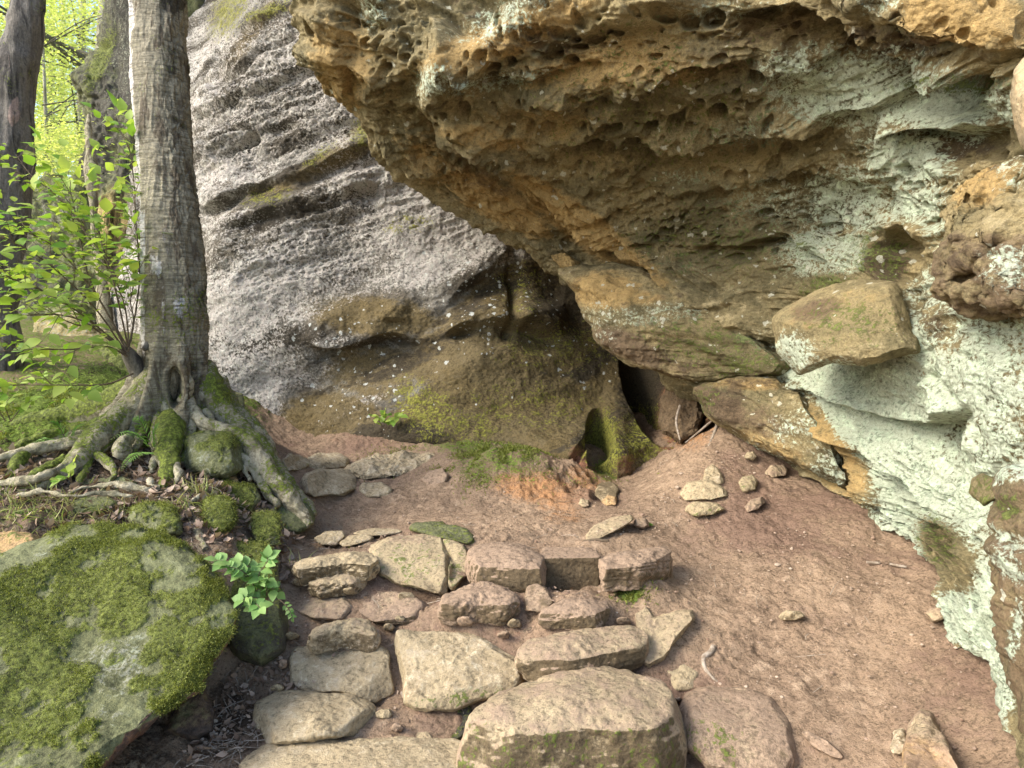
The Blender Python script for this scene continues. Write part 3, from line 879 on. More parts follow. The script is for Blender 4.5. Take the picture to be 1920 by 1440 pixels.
def build_overhang():
    lip = [(500, -700, 4.2), (545, -250, 4.1), (562, 0, 4.1), (578, 130, 4.2), (655, 215, 4.4), (745, 312, 4.7), (860, 385, 4.95), (1000, 455, 5.2), (1080, 540, 5.35), (1180, 640, 5.2), (1290, 715, 5.0), (1400, 800, 4.8),
           (1510, 872, 4.3), (1620, 962, 3.7), (1700, 1010, 3.35), (1765, 1085, 2.95), (1790, 1195, 2.68), (1858, 1228, 2.5), (1885, 1340, 2.25), (1918, 1450, 2.02), (1960, 1650, 1.8)]
    r1 = [(620, -720, 3.9), (650, -250, 3.8), (650, 0, 3.85), (680, 110, 3.95), (760, 190, 4.1), (850, 265, 4.3), (960, 330, 4.6), (1090, 400, 4.85), (1170, 470, 4.9), (1260, 560, 4.75), (1380, 640, 4.5), (1470, 720, 4.2),
          (1570, 830, 3.8), (1680, 930, 3.35), (1760, 980, 3.05), (1830, 1060, 2.7), (1880, 1180, 2.45), (1900, 1240, 2.3), (1930, 1350, 2.1), (1970, 1450, 1.9), (2000, 1650, 1.7)]
    r2 = [(800, -740, 3.5), (820, -270, 3.5), (820, -20, 3.7), (850, 80, 3.6), (960, 150, 3.6), (1060, 220, 3.8), (1170, 290, 4.0), (1260, 350, 4.2), (1330, 410, 4.3), (1410, 480, 4.2), (1500, 560, 3.9), (1580, 660, 3.6),
          (1680, 760, 3.25), (1760, 850, 2.95), (1830, 920, 2.7), (1890, 1000, 2.45), (1940, 1120, 2.25), (1970, 1200, 2.1), (2000, 1330, 1.95), (2040, 1450, 1.8), (2080, 1650, 1.6)]
    r3 = [(1050, -760, 3.1), (1060, -290, 3.1), (1080, -60, 3.25), (1130, 30, 3.2), (1250, 100, 3.15), (1330, 170, 3.25), (1420, 230, 3.4), (1490, 290, 3.5), (1560, 350, 3.55), (1640, 430, 3.35), (1700, 520, 3.1), (1760, 620, 2.85),
          (1830, 710, 2.6), (1890, 790, 2.4), (1940, 860, 2.3), (1990, 950, 2.15), (2040, 1060, 2.0), (2080, 1160, 1.9), (2110, 1300, 1.8), (2150, 1450, 1.7), (2200, 1650, 1.5)]
    r4 = [(1350, -780, 2.7), (1350, -320, 2.7), (1380, -120, 2.8), (1460, -40, 2.8), (1590, 20, 2.75), (1680, 80, 2.75), (1750, 140, 2.75), (1810, 200, 2.7), (1860, 270, 2.6), (1910, 340, 2.5), (1960, 430, 2.4), (2000, 530, 2.25),
          (2050, 620, 2.15), (2090, 710, 2.05), (2130, 790, 1.95), (2170, 900, 1.9), (2210, 1020, 1.8), (2250, 1130, 1.7), (2290, 1280, 1.6), (2330, 1450, 1.5), (2400, 1650, 1.4)]
    r5 = [(1800, -900, 2.3), (1800, -420, 2.3), (1850, -220, 2.3), (1950, -150, 2.25), (2060, -100, 2.2), (2120, -40, 2.15), (2170, 20, 2.1), (2220, 80, 2.05), (2260, 160, 2.0), (2300, 240, 1.95), (2340, 340, 1.9), (2370, 450, 1.85),
          (2400, 560, 1.8), (2430, 660, 1.7), (2460, 750, 1.65), (2490, 870, 1.6), (2530, 1000, 1.5), (2570, 1120, 1.45), (2600, 1270, 1.4), (2650, 1450, 1.3), (2700, 1650, 1.2)]
    # behind the lip the rock runs back to the cliff
    r0 = [(x + 60, y - 10, t + 0.45) if k < 11 else (x + 70, y - 40, t + 0.3) for k, (x, y, t) in enumerate(lip)]
    r00 = [(x + 210, y - 40, t + 2.2) for (x, y, t) in lip]
    C = np.array([r00, r0, lip, r1, r2, r3, r4, r5], float)
    C3 = at(C[..., 0], C[..., 1], C[..., 2])
    # outer rows in metres: right side goes up and away to a high block
    last = C3[-1]
    e1 = last + np.array([2.5, 0.3, 1.2]); e2 = last + np.array([5.0, 3.0, 3.5])
    C3 = np.concatenate([C3, e1[None], e2[None]])
    # uneven sampling: many samples inside the frame
    nr = C3.shape[0]
    uu = np.concatenate([np.linspace(0, 1, 24, endpoint=False), np.linspace(1, 6.6, 700, endpoint=False), np.linspace(6.6, nr - 1, 30)])
    vv = np.concatenate([np.linspace(0, 1, 16, endpoint=False), np.linspace(1, 19, 1080, endpoint=False), np.linspace(19, C3.shape[1] - 1, 14)])
    a = cr(C3, uu)
    P = cr(a.transpose(1, 0, 2), vv).transpose(1, 0, 2)
    n = gnormals(P)
    px, py, dd_ = proj(P)
    s_ = (n * (P - np.array([0, 0, CAMZ])))[60:600, 100:900].sum()
    if s_ > 0: n = -n
    q = P
    warp = fbm(q * 3, 3, 152)
    fr = sstep(0.5, 2.0, np.broadcast_to(uu[:, None], px.shape))
    def ledge(pts, dep, wid, sharp=6):
        s = side(px + warp * 10, py + warp * 8, pts)
        dd, al = seg_dist(px, py, pts)
        fall = np.exp(-(dd / wid) ** 2) * sstep(0, .12, al) * (1 - sstep(.88, 1, al))
        return dep * fall * np.clip(s / sharp, -1, 1)
    def roll(pts, dep, wid):
        dd, al = seg_dist(px + warp * 8, py + warp * 8, pts)
        return dep * np.exp(-(dd / wid) ** 2) * sstep(0, .1, al) * (1 - sstep(.9, 1, al))
    d = fbm(q * 1.3, 4, 151) * 0.075
    # nose and lobes near the lip
    d = d + roll([(600, -80), (620, 60), (610, 140)], .10, 60) + roll([(700, -60), (715, 60), (705, 140), (690, 200)], .09, 38) + ledge([(655, 190), (660, 120), (662, 60), (650, -40)], .04, 36)
    d = d + roll([(790, 190), (840, 110), (930, 60), (1050, 20), (1200, 0), (1320, -20)], .17, 46)
    d = d + ledge([(1290, 40), (1100, 62), (950, 90), (860, 140), (800, 200)][::-1], .02, 40)
    d = d - roll([(840, 60), (930, 10), (1010, -20)], .14, 46)
    d = d - roll([(760, 160), (800, 120), (830, 80)], .07, 22)
    d = d + roll([(830, 215), (900, 195), (1010, 180), (1100, 170)], .05, 24)
    d = d - roll([(870, 150), (960, 158), (1060, 145), (1140, 120)], .07, 13)
    d = d + ledge([(770, 215), (840, 250), (900, 262), (980, 320), (1060, 380), (1120, 420), (1200, 480), (1310, 560), (1400, 600), (1470, 660)], .15, 56)
    d = d + ledge([(1200, 262), (1290, 275), (1370, 262), (1460, 240), (1560, 250)], .11, 34)
    d = d + ledge([(1150, 200), (1300, 130), (1420, 120)], .05, 40)
    d = d + ledge([(1000, 300), (1120, 250), (1250, 300), (1330, 310)], .05, 36)
    d = d + ledge([(1240, 360), (1400, 350), (1500, 330), (1600, 345)], .04, 36)
    d = d + ledge([(1300, 450), (1420, 455), (1480, 450), (1560, 500)], .06, 34)
    d = d + ledge([(1350, 30), (1500, -10), (1620, 60), (1750, 100), (1900, 120)], .13, 60)
    d = d + ledge([(1640, 250), (1720, 240), (1800, 250), (1900, 235)], .09, 40)
    d = d + ledge([(1720, 290), (1800, 320), (1880, 290)], -.06, 30)
    # creases of the pale right face
    d = d + ledge([(1480, 720), (1570, 745), (1680, 790), (1750, 800), (1830, 770)], .08, 34)
    d = d + ledge([(1500, 760), (1600, 830), (1700, 900), (1800, 1000)], .07, 36)
    d = d + ledge([(1480, 690), (1520, 780), (1580, 860), (1660, 980)], .07, 26)
    d = d - roll([(1500, 760), (1560, 850), (1620, 930)], .05, 14)
    d = d + ledge([(1690, 520), (1720, 600), (1740, 680)], -.04, 26)
    d = d + ledge([(1740, 700), (1800, 760), (1830, 850)], -.04, 24)
    d = d + ledge([(1540, 860), (1640, 960)], .05, 30)
    d = d - roll([(1740, 960), (1780, 1020), (1815, 1080)], .07, 30)
    d = d + roll([(1820, 960), (1850, 1080), (1865, 1180)], .05, 22)
    d = d - roll([(1660, 440), (1690, 490), (1650, 520)], .22, 34)
    # bedding
    right = sstep(1480, 1620, px - (py - 700) * 0.15) * sstep(560, 680, py)
    zz = q[..., 2] + 0.12 * q[..., 0] - 0.1 * q[..., 1] + 0.10 * fbm(q * 1.6, 3, 155)
    Sv = np.stack([q[..., 0] * 1.3, q[..., 1] * 1.3, zz * 7], -1)
    st = ridged(Sv, 4, 157, 0.6)
    d = d + (st - 0.45) * 0.09 * (1 - 0.5 * right)
    lipb = blob(px, py, [(1060, 430, 150, 30, 35, 1), (960, 400, 100, 26, 30, 1)])          # smooth orange band
    U2 = np.broadcast_to(uu[:, None], px.shape); V2 = np.broadcast_to(vv[None, :], px.shape)
    wz = fbm(q * 1.4, 3, 191)
    pl = np.stack([U2 * 4.2 + wz * .55, V2 * .36 + wz * .3, 0 * U2 + .5], -1)
    led = ridged(pl, 4, 192, .55)
    lo = (1 - sstep(3.2, 4.2, U2)) * sstep(3.5, 5.5, V2) * (1 - sstep(15, 17, V2))
    d = d + (led - .45) * .13 * lo * sstep(1, 1.4, U2)
    # single hollows, each where the rock has one
    pw = fbm(q * 9, 3, 193)
    for (x0, y0, rx, ry) in PITS:
        m = (np.abs(px - x0) < rx * 2.2) & (np.abs(py - y0) < ry * 2.2)
        if not m.any(): continue
        e = np.sqrt(((px[m] - x0) / rx) ** 2 + ((py[m] - y0) / ry) ** 2) + pw[m] * .22
        dep_ = min(rx, ry) * 1.9 * dd_[m] / 1280
        d[m] += -dep_ * sstep(1.05, .7, e) * (1 + .3 * pw[m]) + .006 * np.exp(-((e - 1.15) / .16) ** 2)
    # pits of several sizes
    pitz = blob(px, py, [(880, 330, 120, 40, 30, 1), (960, 90, 200, 60, -20, 1), (880, 180, 120, 40, 0, 1), (1080, 250, 180, 80, 10, .9), (1250, 60, 160, 40, 0, .9), (1300, 200, 160, 80, 0, .8), (1450, 420, 160, 70, 0, .8),
                         (1250, 400, 160, 60, 20, .9), (720, 100, 80, 100, 0, .9), (1600, 60, 160, 50, 0, 1), (1800, 100, 120, 50, 0, 1), (1700, 360, 120, 60, 0, .7), (1500, 300, 140, 60, 0, .55)])
    pitz = pitz * (1 - lipb * .8) * (1 - right)
    wq = q + 0.03 * np.stack([fbm(q * 6, 2, 171), fbm(q * 6, 2, 172), fbm(q * 6, 2, 173)], -1)
    for k, (sc, dep, thr, rad, zs) in enumerate([(6.0, 0.05, 0.55, 0.42, 1.3), (11, 0.05, 0.35, 0.44, 1.3), (19, 0.032, 0.3, 0.46, 1.5)]):
        f1, f2, h = worley(wq * np.array([1, 0.8, zs]) * sc + k * 5.3, 160 + k * 7)
        rr_ = rad * (0.55 + 0.45 * (h * 7 % 1))
        pm = np.clip(pitz * 1.7 - 0.2 + 0.6 * fbm(q * 2.5, 3, 180 + k), 0, 1)
        d = d - dep * sstep(rr_, rr_ * 0.55, f1) * (h > thr) * pm
    # large scallops everywhere on the ceiling
    f1, f2, h = worley(wq * np.array([2.4, 2.4, 4.2]), 190)
    d = d + (sstep(0, .5, f1) - .5) * 0.03 * (1 - right * .8) * (1 - lipb)
    d = d + fbm(q * 8, 5, 161, 0.6) * 0.019 + fbm(q * 40, 3, 162) * 0.006
    P = P + n * (d * fr)[..., None]
    pale = lambda a, b, P_: np.clip(blob(a, b, [(1620, 170, 170, 70, 0, .85), (1780, 200, 130, 60, 0, .9), (1520, 130, 110, 50, 0, .62), (1700, 300, 90, 60, 20, .85), (1600, 380, 100, 70, 20, .75), (1560, 470, 110, 50, 0, .8), (1720, 400, 70, 80, 0, .8),
                                             (1440, 380, 120, 60, 0, .45), (1380, 250, 140, 40, 0, .42), (1300, 330, 80, 20, 0, .35), (1260, 490, 90, 22, 10, .4), (960, 30, 90, 36, -20, .55), (700, 20, 30, 40, 0, .5), (810, 150, 40, 30, -30, .55), (930, 155, 110, 16, -10, .5),
                                             (1640, 760, 170, 120, 30, 1.15), (1800, 700, 160, 160, 0, .8), (1700, 950, 120, 140, 50, 1.15), (1820, 900, 100, 160, 30, .85), (1860, 1200, 60, 260, 10, 1.1), (1790, 1160, 40, 50, 0, 1), (1760, 560, 60, 60, 0, .8), (1500, 690, 60, 50, 30, .8), (1350, 20, 120, 20, -5, .5)])
                                - .8 * blob(a, b, [(1758, 1015, 36, 66, -35, 1), (1680, 470, 40, 50, 30, 1), (1590, 890, 34, 110, -35, 1), (1535, 800, 24, 70, -30, 1), (1760, 600, 30, 70, -20, .5)]) + 0.12 * fbm(P_ * 3, 3, 200), 0, 1)
    sp = {
     'R': lambda a, b, P_, n_: pale(a, b, P_),
     'B': [(1100, 430, 180, 34, 36, .9), (930, 380, 120, 36, 30, .85), (950, 70, 200, 46, -22, .7), (1150, 120, 200, 60, -8, .6), (640, 120, 70, 120, 0, .6), (900, 260, 120, 26, 10, .55), (1800, 40, 120, 40, 10, .8), (1260, 130, 140, 40, 0, .5), (800, 300, 100, 50, 40, .45),
           (1560, 850, 60, 130, -35, .6), (1640, 400, 60, 20, 0, .5), (1060, 230, 130, 60, 0, .45)],
     'A': lambda a, b, P_, n_: np.maximum(0.12 + .36 * fbm(np.stack([P_[..., 0] * 1.2, P_[..., 1] * 1.2, P_[..., 2] * 4], -1), 4, 201), blob(a, b, [(1000, 320, 160, 30, 30, .35), (1200, 300, 160, 60, 10, .42), (1450, 130, 170, 50, 0, .42), (1330, 100, 150, 60, 0, .4), (1680, 90, 150, 40, 10, .5), (1770, 270, 120, 40, 0, .62), (1660, 490, 50, 50, 30, .7), (1300, 430, 180, 80, 0, .42),
                                                                      (1760, 1020, 36, 62, -35, .5), (1760, 740, 60, 30, 30, .45), (1850, 720, 90, 90, 0, .42), (1800, 560, 40, 60, 0, .5), (1750, 600, 40, 60, 0, .5), (1480, 340, 100, 40, 0, .4)])),
     'G': [(1560, 540, 60, 30, 0, .6), (1650, 480, 60, 50, 0, .5), (1800, 160, 120, 20, 0, .5), (1250, 200, 300, 200, 0, .3), (1350, 450, 200, 80, 0, .42), (1760, 1020, 36, 62, -35, .5)],
     'S': [(1300, 250, 400, 300, 0, .3), (1500, 400, 260, 160, 0, .5), (900, 150, 300, 120, 0, .2)],
     'T': [(900, 330, 120, 40, 30, .4), (1450, 60, 160, 50, 0, .45), (1750, 280, 120, 40, 0, .5), (1700, 60, 160, 40, 0, .4)],
    }
    m1, m2 = finish_masks(P, sp, n)
    F = grid_faces(len(uu), len(vv))
    v = P.reshape(-1, 3)
    k = (300 * len(vv) + 500)
    f = F[300 * (len(vv) - 1) + 500]
    fn = np.cross(v[f[1]] - v[f[0]], v[f[3]] - v[f[0]])
    if (fn * (v[f[0]] - np.array([0, 0, CAMZ]))).sum() > 0: F = F[:, ::-1].copy()
    o = mesh_obj("rock_overhang", P, F, M['over'], None, m1, m2, origin=False)
    tag(o, "pitted ochre sandstone overhang leaning out over the path", kind="structure")
    return o
OVER = build_overhang()

# ------------------------------------------------------------------ slabs, blocks and bosses of the overhang
def face_front(v):      # dark algae, plus shade put into the colour, on faces turned to the viewer
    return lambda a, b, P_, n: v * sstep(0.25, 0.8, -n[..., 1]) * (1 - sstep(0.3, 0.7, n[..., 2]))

pillow("rock_slab", [(1040, 500, 5.0), (1082, 545, 4.95), (1092, 590, 4.9), (1110, 630, 4.85), (1150, 662, 4.8), (1200, 692, 4.8), (1260, 712, 4.8), (1310, 722, 4.7), (1400, 716, 4.5), (1480, 712, 4.2), (1500, 690, 4.2), (1440, 640, 4.3), (1360, 590, 4.5), (1260, 535, 4.7), (1200, 500, 4.85), (1110, 480, 5.0)],
       4.8, .22, .5, "pitted tan slab under the lip of the overhang, above the hollow", "rock", 'over', seed=21, n=110, rnd=.45, cut=3, amp=.035, freq=3.2, strata=.035, sfreq=12, cracks=0.0, cutd=.12,
       spec={'A': lambda a, b, P, n: .3 + .25 * fbm(P * 3, 3, 5), 'R': [(1250, 590, 120, 24, -5, .42), (1420, 650, 80, 20, 30, .4), (1130, 600, 50, 40, 40, .3)], 'B': [(1130, 545, 80, 40, 0, .7), (1200, 560, 60, 20, 0, .5), (1120, 620, 50, 30, 40, .4)],
             'G': [(1330, 640, 130, 50, 10, .5), (1400, 680, 100, 40, 0, .5)], 'T': [(1180, 650, 90, 30, 25, .7), (1290, 690, 80, 20, 0, .5)], 'S': .3})
pillow("rock_nub", [(1030, 478), (1060, 470), (1090, 500), (1082, 520), (1050, 505)], 5.1, .1, .2, "small orange nub of rock hanging off the overhang's lip", "rock", 'over', seed=22, n=36, rnd=.7, amp=.02, freq=9, spec={'B': .8})
pillow("rock_slab", [(1296, 725, 4.6), (1302, 745, 4.6), (1320, 778, 4.55), (1370, 806, 4.45), (1430, 838, 4.3), (1500, 872, 4.1), (1570, 905, 3.9), (1610, 930, 3.8), (1600, 880, 3.8), (1540, 790, 3.9), (1500, 730, 4.05), (1450, 706, 4.2), (1380, 708, 4.4), (1320, 708, 4.6)],
       4.3, .2, .4, "wedge-shaped brown slab sloping down to the dirt under the pitted slab", "rock", 'over', seed=23, n=96, rnd=.5, cut=3, amp=.03, freq=3.2, strata=.03, sfreq=10, tilt=(.3, .0), cutd=.12,
       spec={'A': lambda a, b, P, n: .28 + .25 * fbm(P * 3, 3, 6), 'R': [(1500, 800, 60, 40, 0, .45), (1560, 880, 40, 40, 0, .6), (1450, 860, 80, 14, 30, .4)], 'B': [(1400, 720, 90, 16, 0, .6), (1450, 840, 100, 26, 28, .5)],
             'T': [(1350, 760, 80, 30, 30, .7), (1430, 790, 80, 40, 20, .5)], 'G': [(1320, 750, 30, 40, 30, .45)], 'S': .35})
pillow("wedge_block", [(1446, 600, 3.45), (1460, 580, 3.5), (1500, 560, 3.45), (1560, 530, 3.35), (1620, 522, 3.25), (1680, 530, 3.1), (1692, 560, 3.05), (1712, 610, 2.98), (1738, 662, 2.9), (1680, 672, 2.95), (1620, 690, 3.05), (1560, 680, 3.2), (1500, 700, 3.35), (1455, 660, 3.45)],
       3.2, .2, .35, "yellow-brown wedge of rock jammed into the pale green wall", "rock", 'over', seed=24, n=90, rnd=.8, smooth=10, cut=1, amp=.014, freq=4, strata=.006, cutd=.1,
       spec={'A': .12, 'B': [(1610, 560, 90, 30, 0, .4), (1500, 600, 60, 50, 0, .4)], 'R': [(1490, 660, 40, 40, 20, .7), (1570, 700, 70, 26, 0, .7)], 'G': [(1600, 600, 110, 50, 0, .42)], 'T': [(1530, 580, 60, 30, -15, .6)], 'S': .2})
pit_extra = None
def pitted(seed, sc, dep, thr=.25, rad=.45):
    def f(P, F):
        n = vnormals(P, F)
        c = P.mean(0)
        sgn = np.sign(((P - c) * n).sum())
        w_ = P + .03 * np.stack([fbm(P * 6, 2, seed), fbm(P * 6, 2, seed + 1), fbm(P * 6, 2, seed + 2)], -1)
        f1, f2, h = worley(w_ * sc, seed)
        g1, g2, hh = worley(w_ * sc * 2.3, seed + 3)
        return P - sgn * n * (dep * sstep(rad, .1, f1) * (h > thr) + dep * .5 * sstep(.42, .12, g1) * (hh > .4))[:, None]
    return f
pillow("rock_boss", [(1750, 540, 2.5), (1742, 500, 2.55), (1775, 440, 2.5), (1785, 380, 2.5), (1800, 340, 2.5), (1850, 310, 2.45), (1920, 290, 2.3), (2000, 300, 2.2), (2040, 450, 2.1), (1990, 590, 2.1), (1920, 600, 2.2), (1860, 600, 2.3), (1790, 580, 2.45)],
       2.35, .16, .4, "knobbly dark brown boss of rock full of deep hollows at the right edge", "rock", 'over', seed=25, n=130, rnd=.6, cut=2, amp=.05, freq=4, strata=.02, extra=pitted(31, 8.5, .075, .2, .5), cutd=.1,
       spec={'A': lambda a, b, P, n: .25 + .3 * fbm(P * 3, 3, 7), 'B': [(1850, 340, 90, 50, -30, .6)], 'R': [(1890, 500, 50, 40, 0, .55), (1900, 320, 40, 40, 0, .4)], 'T': lambda a, b, P, n: .5 * sstep(380, 460, b), 'S': .1})
pillow("rock_roll", [(1540, -60, 2.65), (1600, -120, 2.6), (1750, -160, 2.5), (2000, -150, 2.3), (2100, 0, 2.2), (2020, 120, 2.2), (1920, 108, 2.3), (1840, 100, 2.38), (1760, 92, 2.45), (1690, 70, 2.5), (1620, 40, 2.58), (1560, 5, 2.62)],
       2.4, .16, .3, "smooth brown roll of overhanging rock pocked with holes in the top right corner", "rock", 'over', seed=29, n=120, rnd=.6, cut=0, amp=.035, freq=4, strata=.012, extra=pitted(33, 7, .07, .35, .42),
       spec={'A': lambda a, b, P, n: .1 + .25 * fbm(P * 3, 3, 8), 'B': [(1800, 30, 150, 60, 10, .75)], 'R': [(1650, 10, 60, 26, 0, .42)], 'T': [(1700, 80, 200, 20, 10, .6)]})
pillow("pink_boulder", [(1893, 180, 2.2), (1898, 130, 2.2), (1920, 100, 2.2), (1990, 90, 2.15), (2040, 180, 2.1), (1990, 280, 2.1), (1920, 285, 2.15), (1905, 240, 2.2)], 2.2, .15, .15, "smooth pinkish boulder bulging in at the upper right edge", "rock", 'stone', seed=26, n=60, rnd=.9, cut=0, amp=.01, freq=5,
       spec={'T': .25, 'B': .35})
pillow("brown_rock", [(1868, 970, 2.0), (1872, 900, 2.05), (1905, 868, 2.0), (1990, 850, 1.85), (2060, 1000, 1.7), (2060, 1300, 1.6), (2000, 1460, 1.6), (1935, 1430, 1.75), (1905, 1300, 1.85), (1884, 1200, 1.92), (1866, 1080, 1.96)],
       1.85, .1, .7, "brown banded rock with white lichen patches at the right edge, above the dirt", "rock", 'over', seed=27, n=110, rnd=.6, cut=3, amp=.03, freq=4, strata=.03, sfreq=12, cutd=.1,
       spec={'A': .25, 'R': [(1890, 1010, 50, 14, 30, .62), (1900, 880, 60, 26, -20, .6), (1890, 1060, 50, 20, 40, .6), (1905, 1180, 14, 60, 10, .7)], 'T': .5, 'B': .35, 'G': [(1890, 950, 30, 30, 0, .5)], 'S': .2})
pillow("olive_knob", [(1815, 925, 2.35), (1820, 900, 2.38), (1842, 890, 2.3), (1872, 900, 2.2), (1872, 935, 2.15), (1845, 948, 2.2)], 2.3, .05, .1, "small olive knob between the pale green wall and the brown banded rock", "rock", 'over', seed=28, n=40, rnd=.8, cut=1, amp=.01, freq=7, spec={'G': .45, 'B': .3})

# ------------------------------------------------------------------ stone steps
SITN = ("step_stone",)
_pillow = pillow
def pillow(name, *a, **k):
    if name == "step_stone": k.setdefault('sit', True); k.setdefault('grow', 1.06); k['smooth'] = k.get('smooth', 5) + 1
    return _pillow(name, *a, **k)
pillow("rubble_rock", [(1236, 745, 5.35), (1262, 722, 5.3), (1300, 735, 5.2), (1322, 775, 5.05), (1312, 815, 4.95), (1275, 835, 5.0), (1245, 810, 5.15)], 5.2, .12, .4, "rust-red broken rock in the cleft under the slab", "rock", 'over', seed=61, n=60, rnd=.4, cut=5, amp=.05, freq=5,
       spec={'T': .7, 'B': .45, 'A': .35})
GS = "stones forming the rough steps"
red = {'T': .75, 'A': face_front(.55)}
tan = {'A': face_front(.25), 'R': .12}
def sp(**k): return k
step_stone("step_stone", [(440, 1470), (470, 1415), (500, 1394), (570, 1382), (700, 1387), (770, 1384), (840, 1384), (890, 1408), (930, 1450), (920, 1540), (460, 1560)], .06, .2,
           "pale slab at the bottom of the photo, lowest of the steps", "stone", seed=1, n=80, rnd=.12, smooth=5, spec=sp(R=.2, A=.1), group=GS, amp=.008, cut=1)
pillow(*SITN, [(476, 1350, 2.6), (482, 1318, 2.68), (520, 1302, 2.74), (590, 1295, 2.78), (650, 1302, 2.76), (700, 1325, 2.7), (712, 1358, 2.62), (690, 1378, 2.56), (620, 1378, 2.52), (560, 1388, 2.5), (500, 1396, 2.5)], 2.64, .1, .14,
       "low tan stone at left, second row of the steps from the bottom", "stone", 'stone', seed=2, n=64, rnd=.55, cut=5, amp=.012, freq=6, strata=.006, group=GS, spec=sp(R=.22, A=.15))
pillow(*SITN, [(536, 1235, 2.9), (548, 1212, 2.98), (640, 1203, 3.0), (700, 1203, 2.98), (735, 1228, 2.9), (748, 1262, 2.85), (740, 1296, 2.76), (700, 1314, 2.72), (640, 1300, 2.74), (560, 1297, 2.74), (538, 1285, 2.78)], 2.84, .1, .14,
       "pale rounded block left of the pale wedge-shaped stone", "stone", 'stone', seed=3, n=68, rnd=.42, cut=5, amp=.010, freq=6, strata=.005, group=GS, spec=sp(R=.25))
pillow(*SITN, [(741, 1182, 3.0), (780, 1180, 3.02), (850, 1180, 3.02), (900, 1198, 2.98), (985, 1245, 2.86), (986, 1275, 2.8), (960, 1298, 2.74), (900, 1310, 2.7), (850, 1330, 2.66), (800, 1330, 2.66), (762, 1315, 2.7), (755, 1270, 2.8), (742, 1215, 2.93)], 2.82, .11, .15,
       "largest pale stone, pointed on its right, in the middle of the steps", "stone", 'stone', seed=4, n=80, rnd=.35, cut=6, amp=.009, freq=7, strata=.004, group=GS, spec=sp(R=.3, G=[(860, 1310, 120, 16, -8, .4)]), cracks=.003)
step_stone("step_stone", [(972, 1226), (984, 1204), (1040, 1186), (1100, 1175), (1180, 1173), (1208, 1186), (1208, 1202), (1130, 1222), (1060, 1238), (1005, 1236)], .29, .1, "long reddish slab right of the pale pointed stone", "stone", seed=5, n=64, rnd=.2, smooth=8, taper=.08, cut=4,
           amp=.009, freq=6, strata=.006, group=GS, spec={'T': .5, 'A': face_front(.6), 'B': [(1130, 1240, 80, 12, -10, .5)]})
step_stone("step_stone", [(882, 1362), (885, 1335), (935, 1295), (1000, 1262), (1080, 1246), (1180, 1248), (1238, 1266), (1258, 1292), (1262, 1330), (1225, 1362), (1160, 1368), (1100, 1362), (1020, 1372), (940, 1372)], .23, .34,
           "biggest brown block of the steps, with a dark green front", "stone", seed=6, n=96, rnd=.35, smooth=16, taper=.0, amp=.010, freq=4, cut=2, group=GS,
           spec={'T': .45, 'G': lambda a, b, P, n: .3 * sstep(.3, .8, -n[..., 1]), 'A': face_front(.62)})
pillow(*SITN, [(1278, 1330, 2.5), (1292, 1302, 2.6), (1340, 1286, 2.68), (1400, 1284, 2.68), (1445, 1306, 2.6), (1480, 1350, 2.5), (1506, 1390, 2.4), (1506, 1420, 2.34), (1470, 1450, 2.28), (1400, 1468, 2.26), (1330, 1445, 2.3), (1286, 1400, 2.38)], 2.45, .12, .2,
       "large round brown stone half sunk in dirt right of the biggest block", "stone", 'stone', seed=7, n=76, rnd=.75, cut=3, amp=.01, freq=5, group=GS, spec={'T': .62, 'G': [(1330, 1400, 80, 50, 0, .42)], 'A': [(1400, 1420, 120, 40, 0, .45)]})
pillow(*SITN, [(1226, 1250, 2.84), (1245, 1234, 2.88), (1285, 1238, 2.86), (1308, 1262, 2.8), (1300, 1290, 2.74), (1270, 1299, 2.72), (1248, 1288, 2.76)], 2.8, .05, .08,
       "small pale oval stone above the round brown stone", "stone", 'stone', seed=8, n=44, rnd=1.0, cut=2, amp=.008, freq=8, group=GS, spec=sp(R=.2))
pillow(*SITN, [(1192, 1152, 3.05), (1212, 1135, 3.1), (1228, 1158, 3.05), (1262, 1150, 3.08), (1296, 1142, 3.1), (1302, 1160, 3.02), (1275, 1190, 2.95), (1245, 1235, 2.86), (1215, 1252, 2.84), (1196, 1230, 2.86)], 3.0, .06, .12,
       "upright forked brown stone with two points beside the long reddish slab", "stone", 'stone', seed=9, n=52, rnd=.45, cut=2, smooth=2, amp=.008, freq=8, group=GS, spec=sp(T=.4, A=.25), center=(1228, 1190))
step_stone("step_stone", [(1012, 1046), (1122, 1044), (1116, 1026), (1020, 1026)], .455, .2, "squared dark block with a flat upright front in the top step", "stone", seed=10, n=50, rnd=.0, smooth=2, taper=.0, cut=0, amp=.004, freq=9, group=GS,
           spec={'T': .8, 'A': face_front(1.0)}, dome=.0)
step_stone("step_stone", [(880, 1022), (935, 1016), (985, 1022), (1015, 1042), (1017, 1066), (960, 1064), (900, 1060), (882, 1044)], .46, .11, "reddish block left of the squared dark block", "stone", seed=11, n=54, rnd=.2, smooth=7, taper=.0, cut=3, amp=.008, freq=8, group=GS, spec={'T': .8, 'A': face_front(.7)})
step_stone("step_stone", [(1126, 1046), (1170, 1034), (1248, 1022), (1258, 1034), (1240, 1046), (1200, 1060), (1130, 1064)], .475, .11, "layered brown slab right of the squared dark block", "stone", seed=12, n=54, rnd=.1, smooth=3, taper=.1, cut=3, amp=.01, freq=8, strata=.02, group=GS, spec={'T': .7, 'A': face_front(.5)})
